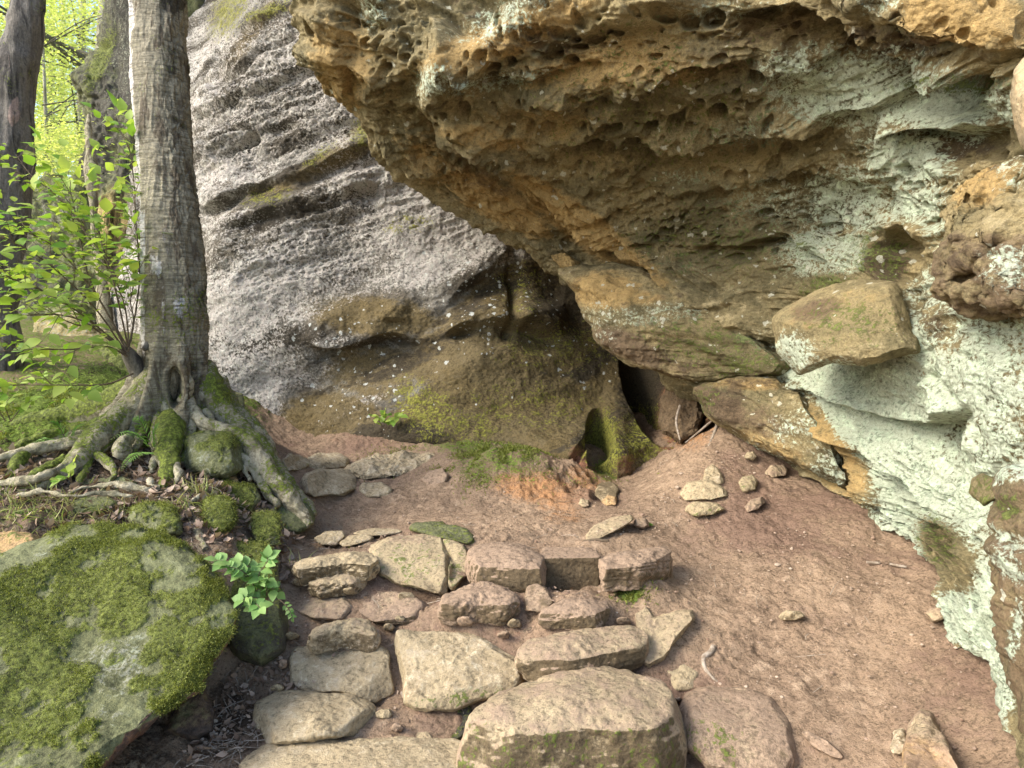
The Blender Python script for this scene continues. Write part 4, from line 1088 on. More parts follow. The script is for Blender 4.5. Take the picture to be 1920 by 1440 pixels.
pillow(*SITN, [(692, 1030, 3.5), (730, 1010, 3.6), (790, 1003, 3.62), (826, 1004, 3.62), (842, 1040, 3.4), (845, 1090, 3.22), (835, 1115, 3.18), (800, 1110, 3.18), (750, 1098, 3.24), (712, 1078, 3.3), (698, 1055, 3.4)], 3.38, .12, .16,
       "large olive-tan stone with a crack down its right side in the top step", "stone", 'stone', seed=13, n=68, rnd=.5, cut=4, amp=.012, freq=5, group=GS, spec=sp(R=.2, G=[(780, 1060, 100, 60, 0, .3)], T=[(760, 1010, 70, 16, 0, .5)]))
pillow(*SITN, [(828, 1006, 3.6), (850, 1010, 3.58), (868, 1022, 3.5), (880, 1048, 3.4), (874, 1080, 3.3), (848, 1108, 3.2), (840, 1098, 3.22), (842, 1050, 3.38)], 3.4, .1, .12,
       "narrow olive stone split off the large olive-tan stone", "stone", 'stone', seed=14, n=44, rnd=.5, cut=3, amp=.008, freq=6, group=GS, spec=sp(R=.2, G=.3))
pillow(*SITN, [(762, 992, 3.85), (780, 982, 3.9), (830, 980, 3.9), (870, 992, 3.82), (892, 1012, 3.7), (876, 1022, 3.64), (850, 1012, 3.66), (800, 1002, 3.74)], 3.78, .05, .1,
       "flat dark mossy stone behind the top step", "stone", 'boulder', seed=15, n=44, rnd=.4, cut=4, amp=.012, freq=8, strata=.012, group=GS, spec=sp(G=.4, A=.4))
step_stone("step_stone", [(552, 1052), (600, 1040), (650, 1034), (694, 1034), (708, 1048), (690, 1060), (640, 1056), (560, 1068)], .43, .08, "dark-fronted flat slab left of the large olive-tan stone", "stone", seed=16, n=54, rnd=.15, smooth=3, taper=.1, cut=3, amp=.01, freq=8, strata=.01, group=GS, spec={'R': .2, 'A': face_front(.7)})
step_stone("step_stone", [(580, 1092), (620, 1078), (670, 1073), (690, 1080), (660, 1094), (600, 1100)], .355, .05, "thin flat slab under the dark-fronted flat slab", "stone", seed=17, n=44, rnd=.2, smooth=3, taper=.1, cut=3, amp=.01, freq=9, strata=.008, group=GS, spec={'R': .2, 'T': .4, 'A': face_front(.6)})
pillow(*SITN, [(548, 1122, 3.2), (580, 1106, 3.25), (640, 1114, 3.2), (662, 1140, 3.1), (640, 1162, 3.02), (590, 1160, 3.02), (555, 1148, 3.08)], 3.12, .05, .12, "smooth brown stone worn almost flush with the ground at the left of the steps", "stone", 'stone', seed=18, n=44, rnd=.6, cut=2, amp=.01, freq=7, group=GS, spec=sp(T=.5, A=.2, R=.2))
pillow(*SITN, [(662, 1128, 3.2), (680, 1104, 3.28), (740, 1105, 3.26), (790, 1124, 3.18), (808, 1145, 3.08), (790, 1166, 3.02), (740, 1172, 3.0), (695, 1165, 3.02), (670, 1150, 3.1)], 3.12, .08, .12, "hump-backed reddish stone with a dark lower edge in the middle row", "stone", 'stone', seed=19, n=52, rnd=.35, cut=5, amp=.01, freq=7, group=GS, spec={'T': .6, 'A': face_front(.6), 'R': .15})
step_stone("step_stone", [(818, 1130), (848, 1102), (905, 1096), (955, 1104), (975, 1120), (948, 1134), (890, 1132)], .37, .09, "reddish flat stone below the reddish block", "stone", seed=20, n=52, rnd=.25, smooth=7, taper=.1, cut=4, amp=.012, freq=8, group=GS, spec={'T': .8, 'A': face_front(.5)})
pillow(*SITN, [(980, 1120, 3.2), (990, 1098, 3.25), (1005, 1092, 3.25), (1028, 1108, 3.2), (1042, 1130, 3.12), (1015, 1148, 3.06), (985, 1145, 3.08)], 3.16, .07, .1, "small dark pyramid-shaped stone below the squared dark block", "stone", 'stone', seed=21, n=40, rnd=.5, cut=4, amp=.008, freq=9, group=GS, spec=sp(T=.6, A=.42))
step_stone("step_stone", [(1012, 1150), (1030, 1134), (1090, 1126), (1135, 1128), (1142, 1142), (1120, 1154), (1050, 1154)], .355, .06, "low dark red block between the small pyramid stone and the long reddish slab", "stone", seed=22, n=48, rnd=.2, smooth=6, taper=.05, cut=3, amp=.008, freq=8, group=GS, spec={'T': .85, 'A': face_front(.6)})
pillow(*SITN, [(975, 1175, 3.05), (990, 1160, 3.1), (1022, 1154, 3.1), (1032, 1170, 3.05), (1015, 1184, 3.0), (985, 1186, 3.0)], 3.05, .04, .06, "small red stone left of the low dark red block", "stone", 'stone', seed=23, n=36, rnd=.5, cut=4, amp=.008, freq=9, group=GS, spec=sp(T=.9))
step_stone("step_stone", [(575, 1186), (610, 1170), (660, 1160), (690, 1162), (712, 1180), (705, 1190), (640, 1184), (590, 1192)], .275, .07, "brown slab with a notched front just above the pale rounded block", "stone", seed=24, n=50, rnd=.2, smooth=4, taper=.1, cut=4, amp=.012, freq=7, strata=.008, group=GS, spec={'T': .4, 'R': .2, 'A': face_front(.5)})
pillow(*SITN, [(585, 1008, 3.7), (610, 996, 3.75), (642, 995, 3.74), (650, 1005, 3.7), (630, 1020, 3.62), (600, 1022, 3.62)], 3.68, .04, .08, "small grey stone bedded at the left end of the top step", "stone", 'stone', seed=25, n=36, rnd=.5, cut=3, amp=.008, freq=9, group=GS, spec=sp(R=.35, A=.2))
pillow(*SITN, [(636, 1018, 3.66), (655, 1005, 3.72), (690, 1002, 3.72), (704, 1010, 3.68), (670, 1020, 3.62), (645, 1026, 3.6)], 3.66, .03, .08, "small flat tan stone beside the small grey bedded stone", "stone", 'stone', seed=26, n=36, rnd=.5, cut=3, amp=.008, freq=9, group=GS, spec=sp(R=.3))
pillow(*SITN, [(650, 1000, 3.8), (690, 992, 3.85), (755, 990, 3.85), (762, 998, 3.8), (720, 1004, 3.74), (680, 1004, 3.74)], 3.8, .03, .08, "long flat stone flush with the path behind the top step", "stone", 'stone', seed=27, n=40, rnd=.4, cut=3, amp=.006, freq=9, strata=.005, group=GS, spec=sp(R=.3, T=.3))
pillow(*SITN, [(770, 1345, 2.66), (800, 1322, 2.72), (860, 1315, 2.74), (885, 1330, 2.7), (878, 1370, 2.6), (850, 1392, 2.55), (810, 1385, 2.58)], 2.7, .02, .12, "dark mossy stone in the shadow under the pale pointed stone", "stone", 'boulder', seed=28, n=44, rnd=.5, cut=4, amp=.01, freq=7, group=GS, spec=sp(A=.6, G=.4))
pillow(*SITN, [(765, 1390, 2.5), (775, 1370, 2.54), (800, 1368, 2.54), (812, 1385, 2.5), (800, 1400, 2.46)], 2.5, .03, .05, "fist-sized tan stone behind the bottom slab", "stone", 'stone', seed=29, n=30, rnd=.6, cut=3, amp=.006, freq=9, group=GS, spec=sp(T=.4))
pillow(*SITN, [(1098, 1004, 3.7), (1112, 985, 3.78), (1150, 970, 3.85), (1183, 962, 3.85), (1190, 975, 3.8), (1160, 992, 3.72), (1125, 1008, 3.66), (1100, 1012, 3.64)], 3.74, .04, .08, "angular brown stone sticking out of the dirt above the layered brown slab", "stone", 'stone', seed=30, n=44, rnd=.3, cut=5, amp=.006, freq=9, group=GS, spec=sp(T=.4, A=face_front(.5), R=.2))

FILL = [(548, 1192, 14, 7), (760, 1118, 16, 9), (806, 1102, 12, 8), (985, 1088, 13, 7), (700, 1190, 15, 8), (728, 1176, 10, 6), (965, 1168, 14, 8), (945, 1190, 12, 7), (870, 1165, 16, 7), (1168, 1165, 14, 8), (1150, 1105, 12, 7), (560, 1090, 12, 8),
        (548, 1060, 10, 7), (905, 1088, 9, 5), (1180, 1230, 11, 7), (720, 1340, 15, 10), (745, 1365, 10, 7), (1015, 1258, 8, 5), (1270, 1312, 9, 6), (860, 1078, 12, 7), (655, 1108, 12, 6), (530, 1245, 9, 8), (1262, 1400, 10, 8), (1130, 1080, 9, 6), (520, 1290, 12, 6), (750, 1160, 12, 6)]
rs_ = np.random.RandomState(44)
for k, (x, y, a, b) in enumerate(FILL):
    ol = [(x + a * 1.25 * math.cos(t) * rs_.uniform(.75, 1.1), y + b * 1.25 * math.sin(t) * rs_.uniform(.75, 1.1)) for t in np.arange(0, 6.2, .9)]
    pillow("wedge_stone", ol, 3, .03, .06, "small reddish stone packed into a gap between the step stones", "stone", 'stone', seed=300 + k, n=24, rnd=.45, cut=5, amp=.006, freq=10, smooth=2, sit=True,
           group="small stones packed between the step stones", spec={'T': rs_.uniform(.2, .9), 'A': rs_.uniform(0, .4)})

# ------------------------------------------------------------------ loose stones on the path and the slope
GL = "loose stones on the dirt"
def loose(outl, t, label, seed, mat='stone', front=.05, back=.07, name="stone", group=GL, spec=None, **k):
    return pillow(name, outl, t, front, back, label, k.pop('cat', "stone"), mat, seed=seed, n=k.pop('n', 40), rnd=k.pop('rnd', .55), cut=k.pop('cut', 5), amp=k.pop('amp', .009), freq=k.pop('freq', 8), sit=True, grow=1.06, group=group, spec=spec or sp(T=.4), **k)
loose([(562, 905), (575, 888), (610, 880), (655, 880), (668, 895), (666, 918), (640, 928), (590, 932), (568, 922)], 4.55, "big grey rounded stone beside the root ends on the far path", 41, front=.12, back=.15, n=56, group=None, spec=sp(R=.35, A=.12), mat='stone')
loose([(530, 862), (545, 852), (575, 858), (582, 872), (560, 882), (535, 880)], 4.9, "low dark grey stone left of the flat stones at the cliff foot", 42, group=None, spec=sp(R=.3, A=.2), mat='stone')
loose([(575, 860), (600, 850), (640, 850), (654, 862), (650, 876), (600, 880), (580, 874)], 4.95, "flat grey stone behind the big grey rounded stone", 43, group=None, spec=sp(R=.4), mat='stone', rnd=.4)
loose([(655, 872, 4.9), (700, 856, 5.0), (760, 852, 5.0), (810, 850, 5.0), (822, 868, 4.9), (800, 885, 4.8), (740, 892, 4.7), (680, 897, 4.7), (650, 890, 4.75)], 4.9, "jagged pale ledge of layered stone on the far path", 44, front=.1, back=.15, n=76, rnd=.3, group=None, spec=sp(R=.4, T=.2), strata=.03, amp=.03, mat='stone')
loose([(672, 920), (680, 906), (715, 905), (735, 918), (725, 930), (690, 932)], 4.45, "flat pale stone right of the big grey rounded stone", 45, group=None, spec=sp(R=.4), mat='stone', rnd=.5)
loose([(790, 900), (800, 885), (830, 878), (840, 892), (835, 908), (800, 910)], 4.75, "small reddish stone at the right end of the jagged pale ledge", 46, group=None, spec=sp(T=.7))
loose([(1385, 905), (1393, 893), (1410, 889), (1422, 902), (1416, 918), (1395, 922)], 4.15, "egg-shaped olive stone on the dirt slope", 47, spec=sp(G=.3, R=.2))
loose([(1318, 905), (1325, 880), (1337, 869), (1350, 885), (1356, 905), (1335, 912)], 4.35, "small pointed grey-green stone on the dirt slope", 48, spec=sp(R=.35, A=.2), rnd=.3, cut=6)
loose([(1275, 925), (1290, 905), (1325, 900), (1360, 915), (1366, 932), (1330, 938), (1285, 938)], 4.2, "wide pale stone half buried in the slope below the pointed one", 49, spec=sp(R=.3, B=.2, G=.2), n=48)
loose([(1280, 955), (1300, 942), (1345, 942), (1362, 955), (1340, 966), (1300, 966)], 4.0, "olive stone buried under the wide pale stone", 50, spec=sp(R=.3, G=.3, B=.3))
loose([(1436, 888), (1445, 872), (1470, 870), (1480, 880), (1474, 892), (1450, 895)], 4.15, "flat dark brown stone at the top of the dirt slope near the pale wall", 51, spec=sp(T=.5, A=.3), rnd=.4)
loose([(1396, 950), (1408, 938), (1430, 932), (1434, 942), (1420, 955), (1402, 960)], 3.95, "thin angular stone below the egg-shaped one", 52, spec=sp(T=.6, A=.3), rnd=.3)
loose([(1395, 858), (1400, 848), (1414, 846), (1420, 856), (1412, 864)], 4.45, "small pale stone high on the slope under the slab", 53, spec=sp(R=.3), n=30)
loose([(1116, 930), (1120, 908), (1145, 902), (1160, 918), (1155, 938), (1130, 944)], 4.6, "purplish stone in the gully at the cliff foot", 54, spec=sp(A=.5, T=.3), front=.06)
loose([(1085, 945), (1090, 936), (1104, 938), (1106, 948), (1094, 952)], 4.35, "small pinkish stone in front of the gully", 55, spec=sp(T=.4), n=26)
loose([(1130, 940), (1140, 928), (1158, 932), (1156, 946), (1138, 948)], 4.3, "rusty stone beside the purplish one", 56, spec=sp(B=.6, T=.4), n=26)
loose([(1188, 985), (1192, 975), (1210, 975), (1215, 985), (1205, 990)], 3.85, "little stone on the dirt right of the angular brown one", 57, spec=sp(T=.6, B=.2), n=26)
loose([(1670, 1395, 2.35), (1676, 1372, 2.42), (1694, 1366, 2.42), (1698, 1390, 2.36), (1694, 1412, 2.3), (1676, 1412, 2.3)], 2.36, "small whitish stone left of the reddish pointed rock", 58, spec=sp(R=.55), n=36)
loose([(1696, 1405, 2.28), (1704, 1360, 2.4), (1726, 1335, 2.45), (1745, 1340, 2.44), (1765, 1380, 2.34), (1800, 1445, 2.16), (1795, 1480, 2.1), (1695, 1475, 2.1)], 2.3, "reddish pointed rock with a split top at the lower right", 59, front=.08, back=.12, n=56, rnd=.3, cut=4, group=None, cat="rock", spec=sp(B=[(1730, 1420, 60, 40, 20, .8)], R=[(1730, 1370, 30, 30, 0, .3)], T=.5))
loose([(1735, 1150), (1745, 1138), (1770, 1142), (1775, 1156), (1750, 1165)], 2.85, "half buried stone at the foot of the pale wall", 60, spec=sp(T=.5))
loose([(1460, 1155), (1475, 1145), (1505, 1148), (1512, 1156), (1490, 1162), (1466, 1162)], 2.97, "grey stone flush with the dirt in the middle of the slope", 61, spec=sp(R=.35, A=.2), front=.02)
loose([(1555, 910), (1562, 872), (1580, 862), (1600, 880), (1606, 905), (1580, 918)], 4.0, "rounded stone speckled white at the base of the pale wall", 62, spec=sp(R=.5, G=.4), front=.07)

# ------------------------------------------------------------------ boulders of the left bank
pillow("mossy_boulder", [(-260, 1250, 2.3), (-160, 1080, 2.6), (-40, 1060, 2.75), (60, 1020, 2.85), (140, 990, 2.92), (230, 982, 2.95), (300, 1000, 2.9), (360, 1045, 2.82), (410, 1090, 2.72), (445, 1150, 2.6), (440, 1190, 2.52), (400, 1250, 2.42), (380, 1300, 2.33), (300, 1350, 2.22), (235, 1395, 2.14), (190, 1440, 2.06), (120, 1500, 1.96), (-100, 1560, 1.85), (-260, 1450, 2.0)],
       2.4, .1, .42, "huge moss-covered boulder with a pale lichened patch at the lower left", "boulder", 'boulder', grow=1.035, mossy=70000, seed=71, n=230, rnd=.6, smooth=6, cut=1, cutd=.05, amp=.022, freq=2.6, center=(130, 1240),
       spec={'G': lambda a, b, P, n: np.clip(sstep(.15, .5, n[..., 2]) * (.42 + .34 * fbm(P * 3.5, 3, 72)) + blob(a, b, [(110, 1090, 120, 60, -25, .6), (40, 1180, 90, 60, 0, .5), (230, 1150, 40, 60, -30, .5), (60, 1360, 140, 90, 0, .55), (310, 1200, 50, 40, 0, .4), (350, 1130, 60, 30, 0, .3), (160, 1300, 60, 40, 0, .3), (240, 1000, 100, 20, 0, .4)])
                                         - .4 * blob(a, b, [(230, 1250, 80, 50, -10, 1), (150, 1230, 60, 40, 0, .8), (330, 1060, 70, 50, 30, .7), (200, 1350, 50, 30, 0, .6)]), 0, 1) * sstep(-.1, .35, n[..., 2]),
             'R': [(220, 1250, 110, 60, -10, .48), (350, 1150, 80, 50, 20, .25), (110, 1040, 50, 20, 0, .4), (200, 1350, 40, 24, 0, .35)],
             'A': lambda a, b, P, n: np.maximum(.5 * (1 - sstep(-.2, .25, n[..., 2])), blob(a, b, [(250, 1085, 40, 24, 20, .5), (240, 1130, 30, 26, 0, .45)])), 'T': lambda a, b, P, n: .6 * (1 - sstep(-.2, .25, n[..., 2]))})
def rk(outl, t, label, seed, spec, front=.08, back=.12, n=48, mat='boulder', name="rock", **k):
    return pillow(name, outl, t, front, back, label, k.pop('cat', "rock"), mat, sit=k.pop('sit', True), grow=1.06, mossy={76: 2500, 77: 4000, 78: 4000, 73: 5000, 82: 1500, 80: 1500}.get(seed, 0), seed=seed, n=n, rnd=k.pop('rnd', .65), cut=k.pop('cut', 4), amp=k.pop('amp', .012), freq=k.pop('freq', 6), spec=spec, **k)
mt = lambda g, lo=.1: (lambda a, b, P, n: g * sstep(lo, .8, n[..., 2]))
rk([(415, 1200, 2.72), (420, 1150, 2.8), (450, 1115, 2.88), (490, 1110, 2.88), (525, 1130, 2.85), (537, 1175, 2.78), (530, 1215, 2.7), (490, 1250, 2.64), (450, 1235, 2.66)], 2.76, "round dark brown boulder tucked behind the huge mossy boulder", 72, {'A': .45, 'T': .3, 'G': mt(.4)}, .14, .18, 64, rnd=.85, cut=2, amp=.01)
rk([(395, 1090, 2.95), (400, 1030, 3.1), (440, 1010, 3.15), (490, 1022, 3.12), (520, 1055, 3.02), (525, 1110, 2.92), (500, 1150, 2.85), (420, 1150, 2.85)], 3.0, "mossy-topped block behind the pale-leaved plant", 73, {'G': mt(.75), 'A': .25, 'T': .2}, .1, .15, 60)
rk([(-160, 1060, 3.0), (-100, 1010, 3.1), (0, 998, 3.1), (60, 1000, 3.08), (92, 1012, 3.05), (60, 1040, 2.98), (0, 1080, 2.9), (-100, 1110, 2.85)], 3.0, "yellowish boulder at the left edge behind the huge mossy boulder", 74, {'B': .62, 'G': mt(.35), 'R': .2}, .1, .15, 60, mat='stone')
rk([(310, 1370, 2.35), (330, 1320, 2.42), (380, 1290, 2.46), (405, 1330, 2.42), (400, 1370, 2.36), (360, 1385, 2.34)], 2.42, "dark stone wedged under the right side of the huge mossy boulder", 75, {'A': .5, 'T': .5}, .05, .1, 40)
rk([(244, 975, 3.2), (252, 955, 3.25), (285, 946, 3.28), (320, 955, 3.26), (340, 980, 3.2), (335, 1000, 3.14), (280, 1000, 3.14)], 3.2, "rounded rock with a mossy top just above the huge mossy boulder", 76, {'G': mt(.6), 'R': .2, 'A': .1}, .08)
rk([(383, 965, 3.2), (388, 940, 3.26), (410, 933, 3.28), (434, 945, 3.26), (438, 975, 3.2), (418, 995, 3.15), (393, 992, 3.15)], 3.2, "small stone covered all over in bright moss", 77, {'G': .75}, .06, n=40)
rk([(370, 925, 3.35), (395, 910, 3.4), (440, 905, 3.42), (478, 915, 3.42), (490, 935, 3.38), (470, 960, 3.3), (440, 950, 3.32), (410, 935, 3.34)], 3.36, "flat mossy rock with a dark right end below the tree's roots", 78, {'G': mt(.8), 'A': .3}, .06)
rk([(398, 908, 3.45), (408, 894, 3.5), (440, 893, 3.5), (450, 902, 3.46), (430, 912, 3.42)], 3.46, "little orange stone lying on the flat mossy rock", 79, {'B': .9}, .03, .05, 32, mat='stone', rnd=.4)
rk([(342, 850, 3.75), (355, 820, 3.8), (390, 808, 3.82), (430, 815, 3.82), (450, 840, 3.78), (458, 875, 3.7), (430, 893, 3.66), (390, 895, 3.64), (355, 880, 3.68)], 3.74, "large grey-green boulder gripped between the tree's roots", 80, {'G': [(420, 830, 26, 20, 0, .7), (400, 850, 60, 40, 0, .3)], 'R': .3, 'A': .1}, .14, .18, 64, rnd=.95, cut=2)
rk([(490, 920, 3.7), (510, 900, 3.78), (545, 915, 3.78), (580, 945, 3.75), (588, 975, 3.65), (560, 1000, 3.55), (525, 995, 3.55), (500, 960, 3.62)], 3.66, "grey-green rock beneath the ends of the right-hand roots", 81, {'R': .35, 'G': .35}, .08, .15, 52, rnd=.5)
rk([(470, 985, 3.35), (480, 965, 3.4), (515, 965, 3.42), (530, 985, 3.38), (525, 1020, 3.3), (495, 1030, 3.28), (475, 1010, 3.3)], 3.34, "squarish mossy rock on the edge of the bank above the steps", 82, {'G': mt(.6), 'A': .3, 'T': .3}, .08, .12, 44, rnd=.4)
rk([(425, 760, 4.5), (430, 735, 4.52), (455, 738, 4.5), (462, 790, 4.45), (470, 810, 4.4), (440, 800, 4.42)], 4.46, "dark blocky rock behind the right side of the trunk's foot", 83, {'A': .4, 'G': .3}, .06, .2, 40, rnd=.3)
rk([(130, 915, 3.25), (160, 900, 3.3), (230, 895, 3.32), (262, 905, 3.3), (240, 918, 3.22), (160, 922, 3.2)], 3.26, "low flat grey rock half buried in the leaf litter", 84, {'R': .3, 'G': .3}, .02, .06, 40, rnd=.4)
rk([(120, 945, 3.1), (160, 935, 3.14), (205, 936, 3.14), (218, 948, 3.1), (180, 960, 3.05), (130, 958, 3.05)], 3.1, "thin dark layered rock in the grass of the bank", 85, {'G': .35, 'A': .3}, .02, .06, 40, rnd=.4, strata=.01)
rk([(485, 905, 4.0), (500, 850, 4.2), (530, 870, 4.2), (545, 900, 4.05), (530, 930, 3.95)], 4.1, "shadowed grey rock behind the right-hand roots", 86, {'R': .2, 'A': .4}, .02, .1, 36)

# ------------------------------------------------------------------ rocks far behind the tree
def far_rock(outl, t, front, back, label, seed, spec, n=110, **k):
    return pillow("rock_outcrop", outl, t, front, back, label, "rock outcrop", 'boulder', seed=seed, n=n, rnd=.55, cut=k.pop('cut', 3), amp=k.pop('amp', .13), freq=1.7, strata=.05, sfreq=6, spec=spec, **k)
far_rock([(152, 150, 8.6), (200, 90, 8.8), (205, -100, 9), (215, -300, 9), (330, -350, 9), (420, -100, 9), (430, 300, 8.6), (400, 700, 8), (300, 760, 7.5), (165, 720, 7.4), (175, 600, 7.6), (185, 420, 8), (168, 300, 8.4), (170, 200, 8.6)],
         8.3, .5, 1.5, "tall grey-green pillar of rock with a moss-edged shoulder behind the trunk", 91,
         {'G': lambda a, b, P, n: np.maximum(blob(a, b, [(190, 110, 16, 60, 25, .9), (250, 380, 60, 60, 0, .2)]), .35 * sstep(.2, .8, n[..., 2])), 'R': [(225, 60, 50, 120, 0, .3), (240, 200, 60, 90, 0, .25)],
          'B': [(220, 470, 60, 120, 0, .8), (230, 600, 60, 60, 0, .6)], 'A': lambda a, b, P, n: .46 + .3 * fbm(P * 1.5, 4, 9) + .2 * blob(a, b, [(190, 240, 20, 50, 0, 1), (230, 520, 50, 120, 0, .45), (170, 330, 20, 50, 0, 1)])}, cut=2)
far_rock([(-60, 700, 7.5), (-40, 480, 8), (40, 350, 8.4), (110, 325, 8.5), (180, 340, 8.4), (215, 480, 8), (220, 640, 7.6), (210, 730, 7), (60, 740, 7)], 7.8, .4, 1, "broad mossy outcrop behind the leafy sapling", 92,
         {'G': mt(.6), 'R': [(100, 400, 80, 40, 0, .4), (80, 600, 80, 60, 0, .4)], 'A': lambda a, b, P, n: .4 + .3 * fbm(P * 1.5, 4, 9), 'B': [(80, 660, 50, 40, 0, .7)]})
far_rock([(90, 720, 5.6), (100, 680, 5.8), (150, 650, 5.9), (215, 640, 5.9), (270, 660, 5.8), (280, 740, 5.4), (200, 760, 5.2), (110, 760, 5.3)], 5.6, .2, .4, "low moss-covered rock just behind the roots on the left", 93, {'G': mt(.85, -.2), 'R': .2}, n=70, amp=.06)
far_rock([(40, 740, 6.3), (45, 650, 6.5), (70, 600, 6.5), (140, 590, 6.5), (200, 620, 6.4), (190, 720, 6.1), (100, 760, 6)], 6.3, .3, .5, "pale brown rock beside the dark gap at the left edge", 94, {'B': .5, 'R': .4, 'A': .15}, n=70, amp=.07)

# ------------------------------------------------------------------ tubes: trunks, roots, stems
def frames(C):
    T = np.gradient(C, axis=0); T /= np.linalg.norm(T, axis=1, keepdims=True) + 1e-9
    U = np.zeros_like(C); V = np.zeros_like(C)
    u = np.cross(T[0], [0.0, 1.0, 0.1]); u /= np.linalg.norm(u) + 1e-9
    for k in range(len(C)):
        u = u - T[k] * (u @ T[k]); u /= np.linalg.norm(u) + 1e-9
        U[k] = u; V[k] = np.cross(T[k], u)
    return T, U, V

def tube_pts(C, R, na, disp=None, cap=True):
    T, U, V = frames(C)
    a = np.linspace(0, 2 * np.pi, na, endpoint=False)
    D = U[:, None] * np.cos(a)[None, :, None] + V[:, None] * np.sin(a)[None, :, None]
    P = C[:, None] + D * R[:, None, None]
    if disp is not None: P = P + D * disp(P, D)[..., None]
    return P, D

def tube_faces(nl, na):
    F = grid_faces(nl, na, wrap_v=True)
    return F

def tube(name, pts, mat, na=28, step=0.012, disp=None, parent=None, spec=None, px=True, ext=None):
    """pts: (px, py, depth, radius_px) or, with px False, (x, y, z, radius)"""
    A = np.array(pts, float)
    if px:
        C0 = at(A[:, 0], A[:, 1], A[:, 2]); R0 = A[:, 3] * A[:, 2] / 1280.0
    else:
        C0, R0 = A[:, :3], A[:, 3]
    L = np.linalg.norm(np.diff(C0, axis=0), axis=1).sum()
    nl = max(4, int(L / step))
    u = np.linspace(0, len(A) - 1, nl)
    C = cr(C0, u); R = np.maximum(cr(R0[:, None], u)[:, 0], 0.0008)
    P, D = tube_pts(C, R, na, disp)
    P = np.concatenate([P, np.repeat(P[-1:].mean(1, keepdims=True), na, 1)])       # pointed end
    D = np.concatenate([D, D[-1:]])
    F = tube_faces(nl + 1, na)
    v = P.reshape(-1, 3)
    cen = np.repeat(np.concatenate([C, C[-1:]])[:, None], na, 1).reshape(-1, 3)
    f = F[: na]
    fn = np.cross(v[f[:, 1]] - v[f[:, 0]], v[f[:, 3]] - v[f[:, 0]])
    if (fn * (v[f[:, 0]] - cen[f[:, 0]])).sum() < 0: F = F[:, ::-1].copy()
    m1 = m2 = None
    if spec is not None: m1, m2 = finish_masks(P, spec, D)
    return mesh_obj(name, v, F, mat, parent, m1, m2)

def bark_mat(name, c1, c2, c3, pale, sx=3.0, sz=26.0, moss=(.12, .15, .02), bump=.8, vert=False):
    m = bpy.data.materials.new(name); m.use_nodes = True
    nt = m.node_tree; nt.nodes.clear()
    out = N(nt, "ShaderNodeOutputMaterial"); bs = N(nt, "ShaderNodeBsdfPrincipled")
    bs.inputs["Roughness"].default_value = .75; bs.inputs["Specular IOR Level"].default_value = .3
    nt.links.new(bs.outputs[0], out.inputs[0])
    tc = N(nt, "ShaderNodeTexCoord"); mp = N(nt, "ShaderNodeMapping")
    mp.inputs["Scale"].default_value = (sx, sx, sz)
    nt.links.new(tc.outputs["Object"], mp.inputs[0]); raw = tc.outputs["Object"]
    a = noise_(nt, mp.outputs[0], 1.6, 8, .72, 1.2)
    b = noise_(nt, raw, 4.5, 6, .6, .5)
    c = noise_(nt, raw, 60, 4, .7)
    mp2 = N(nt, "ShaderNodeMapping"); mp2.inputs["Scale"].default_value = (9, 9, 1.6)
    nt.links.new(raw, mp2.inputs[0])
    e = noise_(nt, mp2.outputs[0], 1.5, 7, .65, .6)
    at1 = N(nt, "ShaderNodeAttribute", attribute_name="mask")
    s1 = N(nt, "ShaderNodeSeparateColor"); nt.links.new(at1.outputs["Color"], s1.inputs[0])
    col = mixc(nt, ramp(nt, a, .38, .58), c1, c2)
    col = mixc(nt, ramp(nt, e, .50, .60), col, c3)
    pl = math_(nt, 'ADD', s1.outputs[0], math_(nt, 'MULTIPLY', math_(nt, 'SUBTRACT', e, .5), 2.2))
    pf = math_(nt, 'MULTIPLY', ramp(nt, pl, .4, .6), ramp(nt, a, .36, .5))
    col = mixc(nt, pf, col, pale)
    col, _ = layer(nt, col, at1.outputs["Alpha"], b, tuple(x * .3 for x in c3), 2.0, .1, .85)
    mc = mixc(nt, ramp(nt, c, .3, .7), tuple(x * .4 for x in moss), tuple(x * 1.3 for x in moss))
    mk = math_(nt, 'ADD', math_(nt, 'MULTIPLY', math_(nt, 'SUBTRACT', b, .5), 1.4), math_(nt, 'MULTIPLY', math_(nt, 'SUBTRACT', c, .5), 1.6))
    mk = math_(nt, 'ADD', mk, s1.outputs[1])
    mf = math_(nt, 'MULTIPLY', ramp(nt, mk, .38, .6), ramp(nt, s1.outputs[1], 0, .3))
    col = mixc(nt, mf, col, mc)
    gm = N(nt, "ShaderNodeMapRange"); nt.links.new(c, gm.inputs[0])
    gm.inputs[1].default_value = .3; gm.inputs[2].default_value = .7; gm.inputs[3].default_value = .65; gm.inputs[4].default_value = 1.35
    vm = N(nt, "ShaderNodeVectorMath", operation='SCALE'); nt.links.new(col, vm.inputs[0]); nt.links.new(gm.outputs[0], vm.inputs["Scale"])
    nt.links.new(vm.outputs[0], bs.inputs["Base Color"])
    h = math_(nt, 'ADD', math_(nt, 'MULTIPLY', a, 1.0), math_(nt, 'MULTIPLY', c, .4))
    h = math_(nt, 'ADD', h, math_(nt, 'MULTIPLY', e, 1.2))
    h = math_(nt, 'ADD', h, math_(nt, 'MULTIPLY', mf, .2))
    bp = N(nt, "ShaderNodeBump"); bp.inputs["Strength"].default_value = bump; bp.inputs["Distance"].default_value = .02
    nt.links.new(h, bp.inputs["Height"]); nt.links.new(bp.outputs[0], bs.inputs["Normal"])
    return m
M['birch'] = bark_mat("silvery_peeling_bark", (.15, .135, .09), (.29, .265, .19), (.11, .09, .06), (.55, .53, .50), 3.0, 38.0)
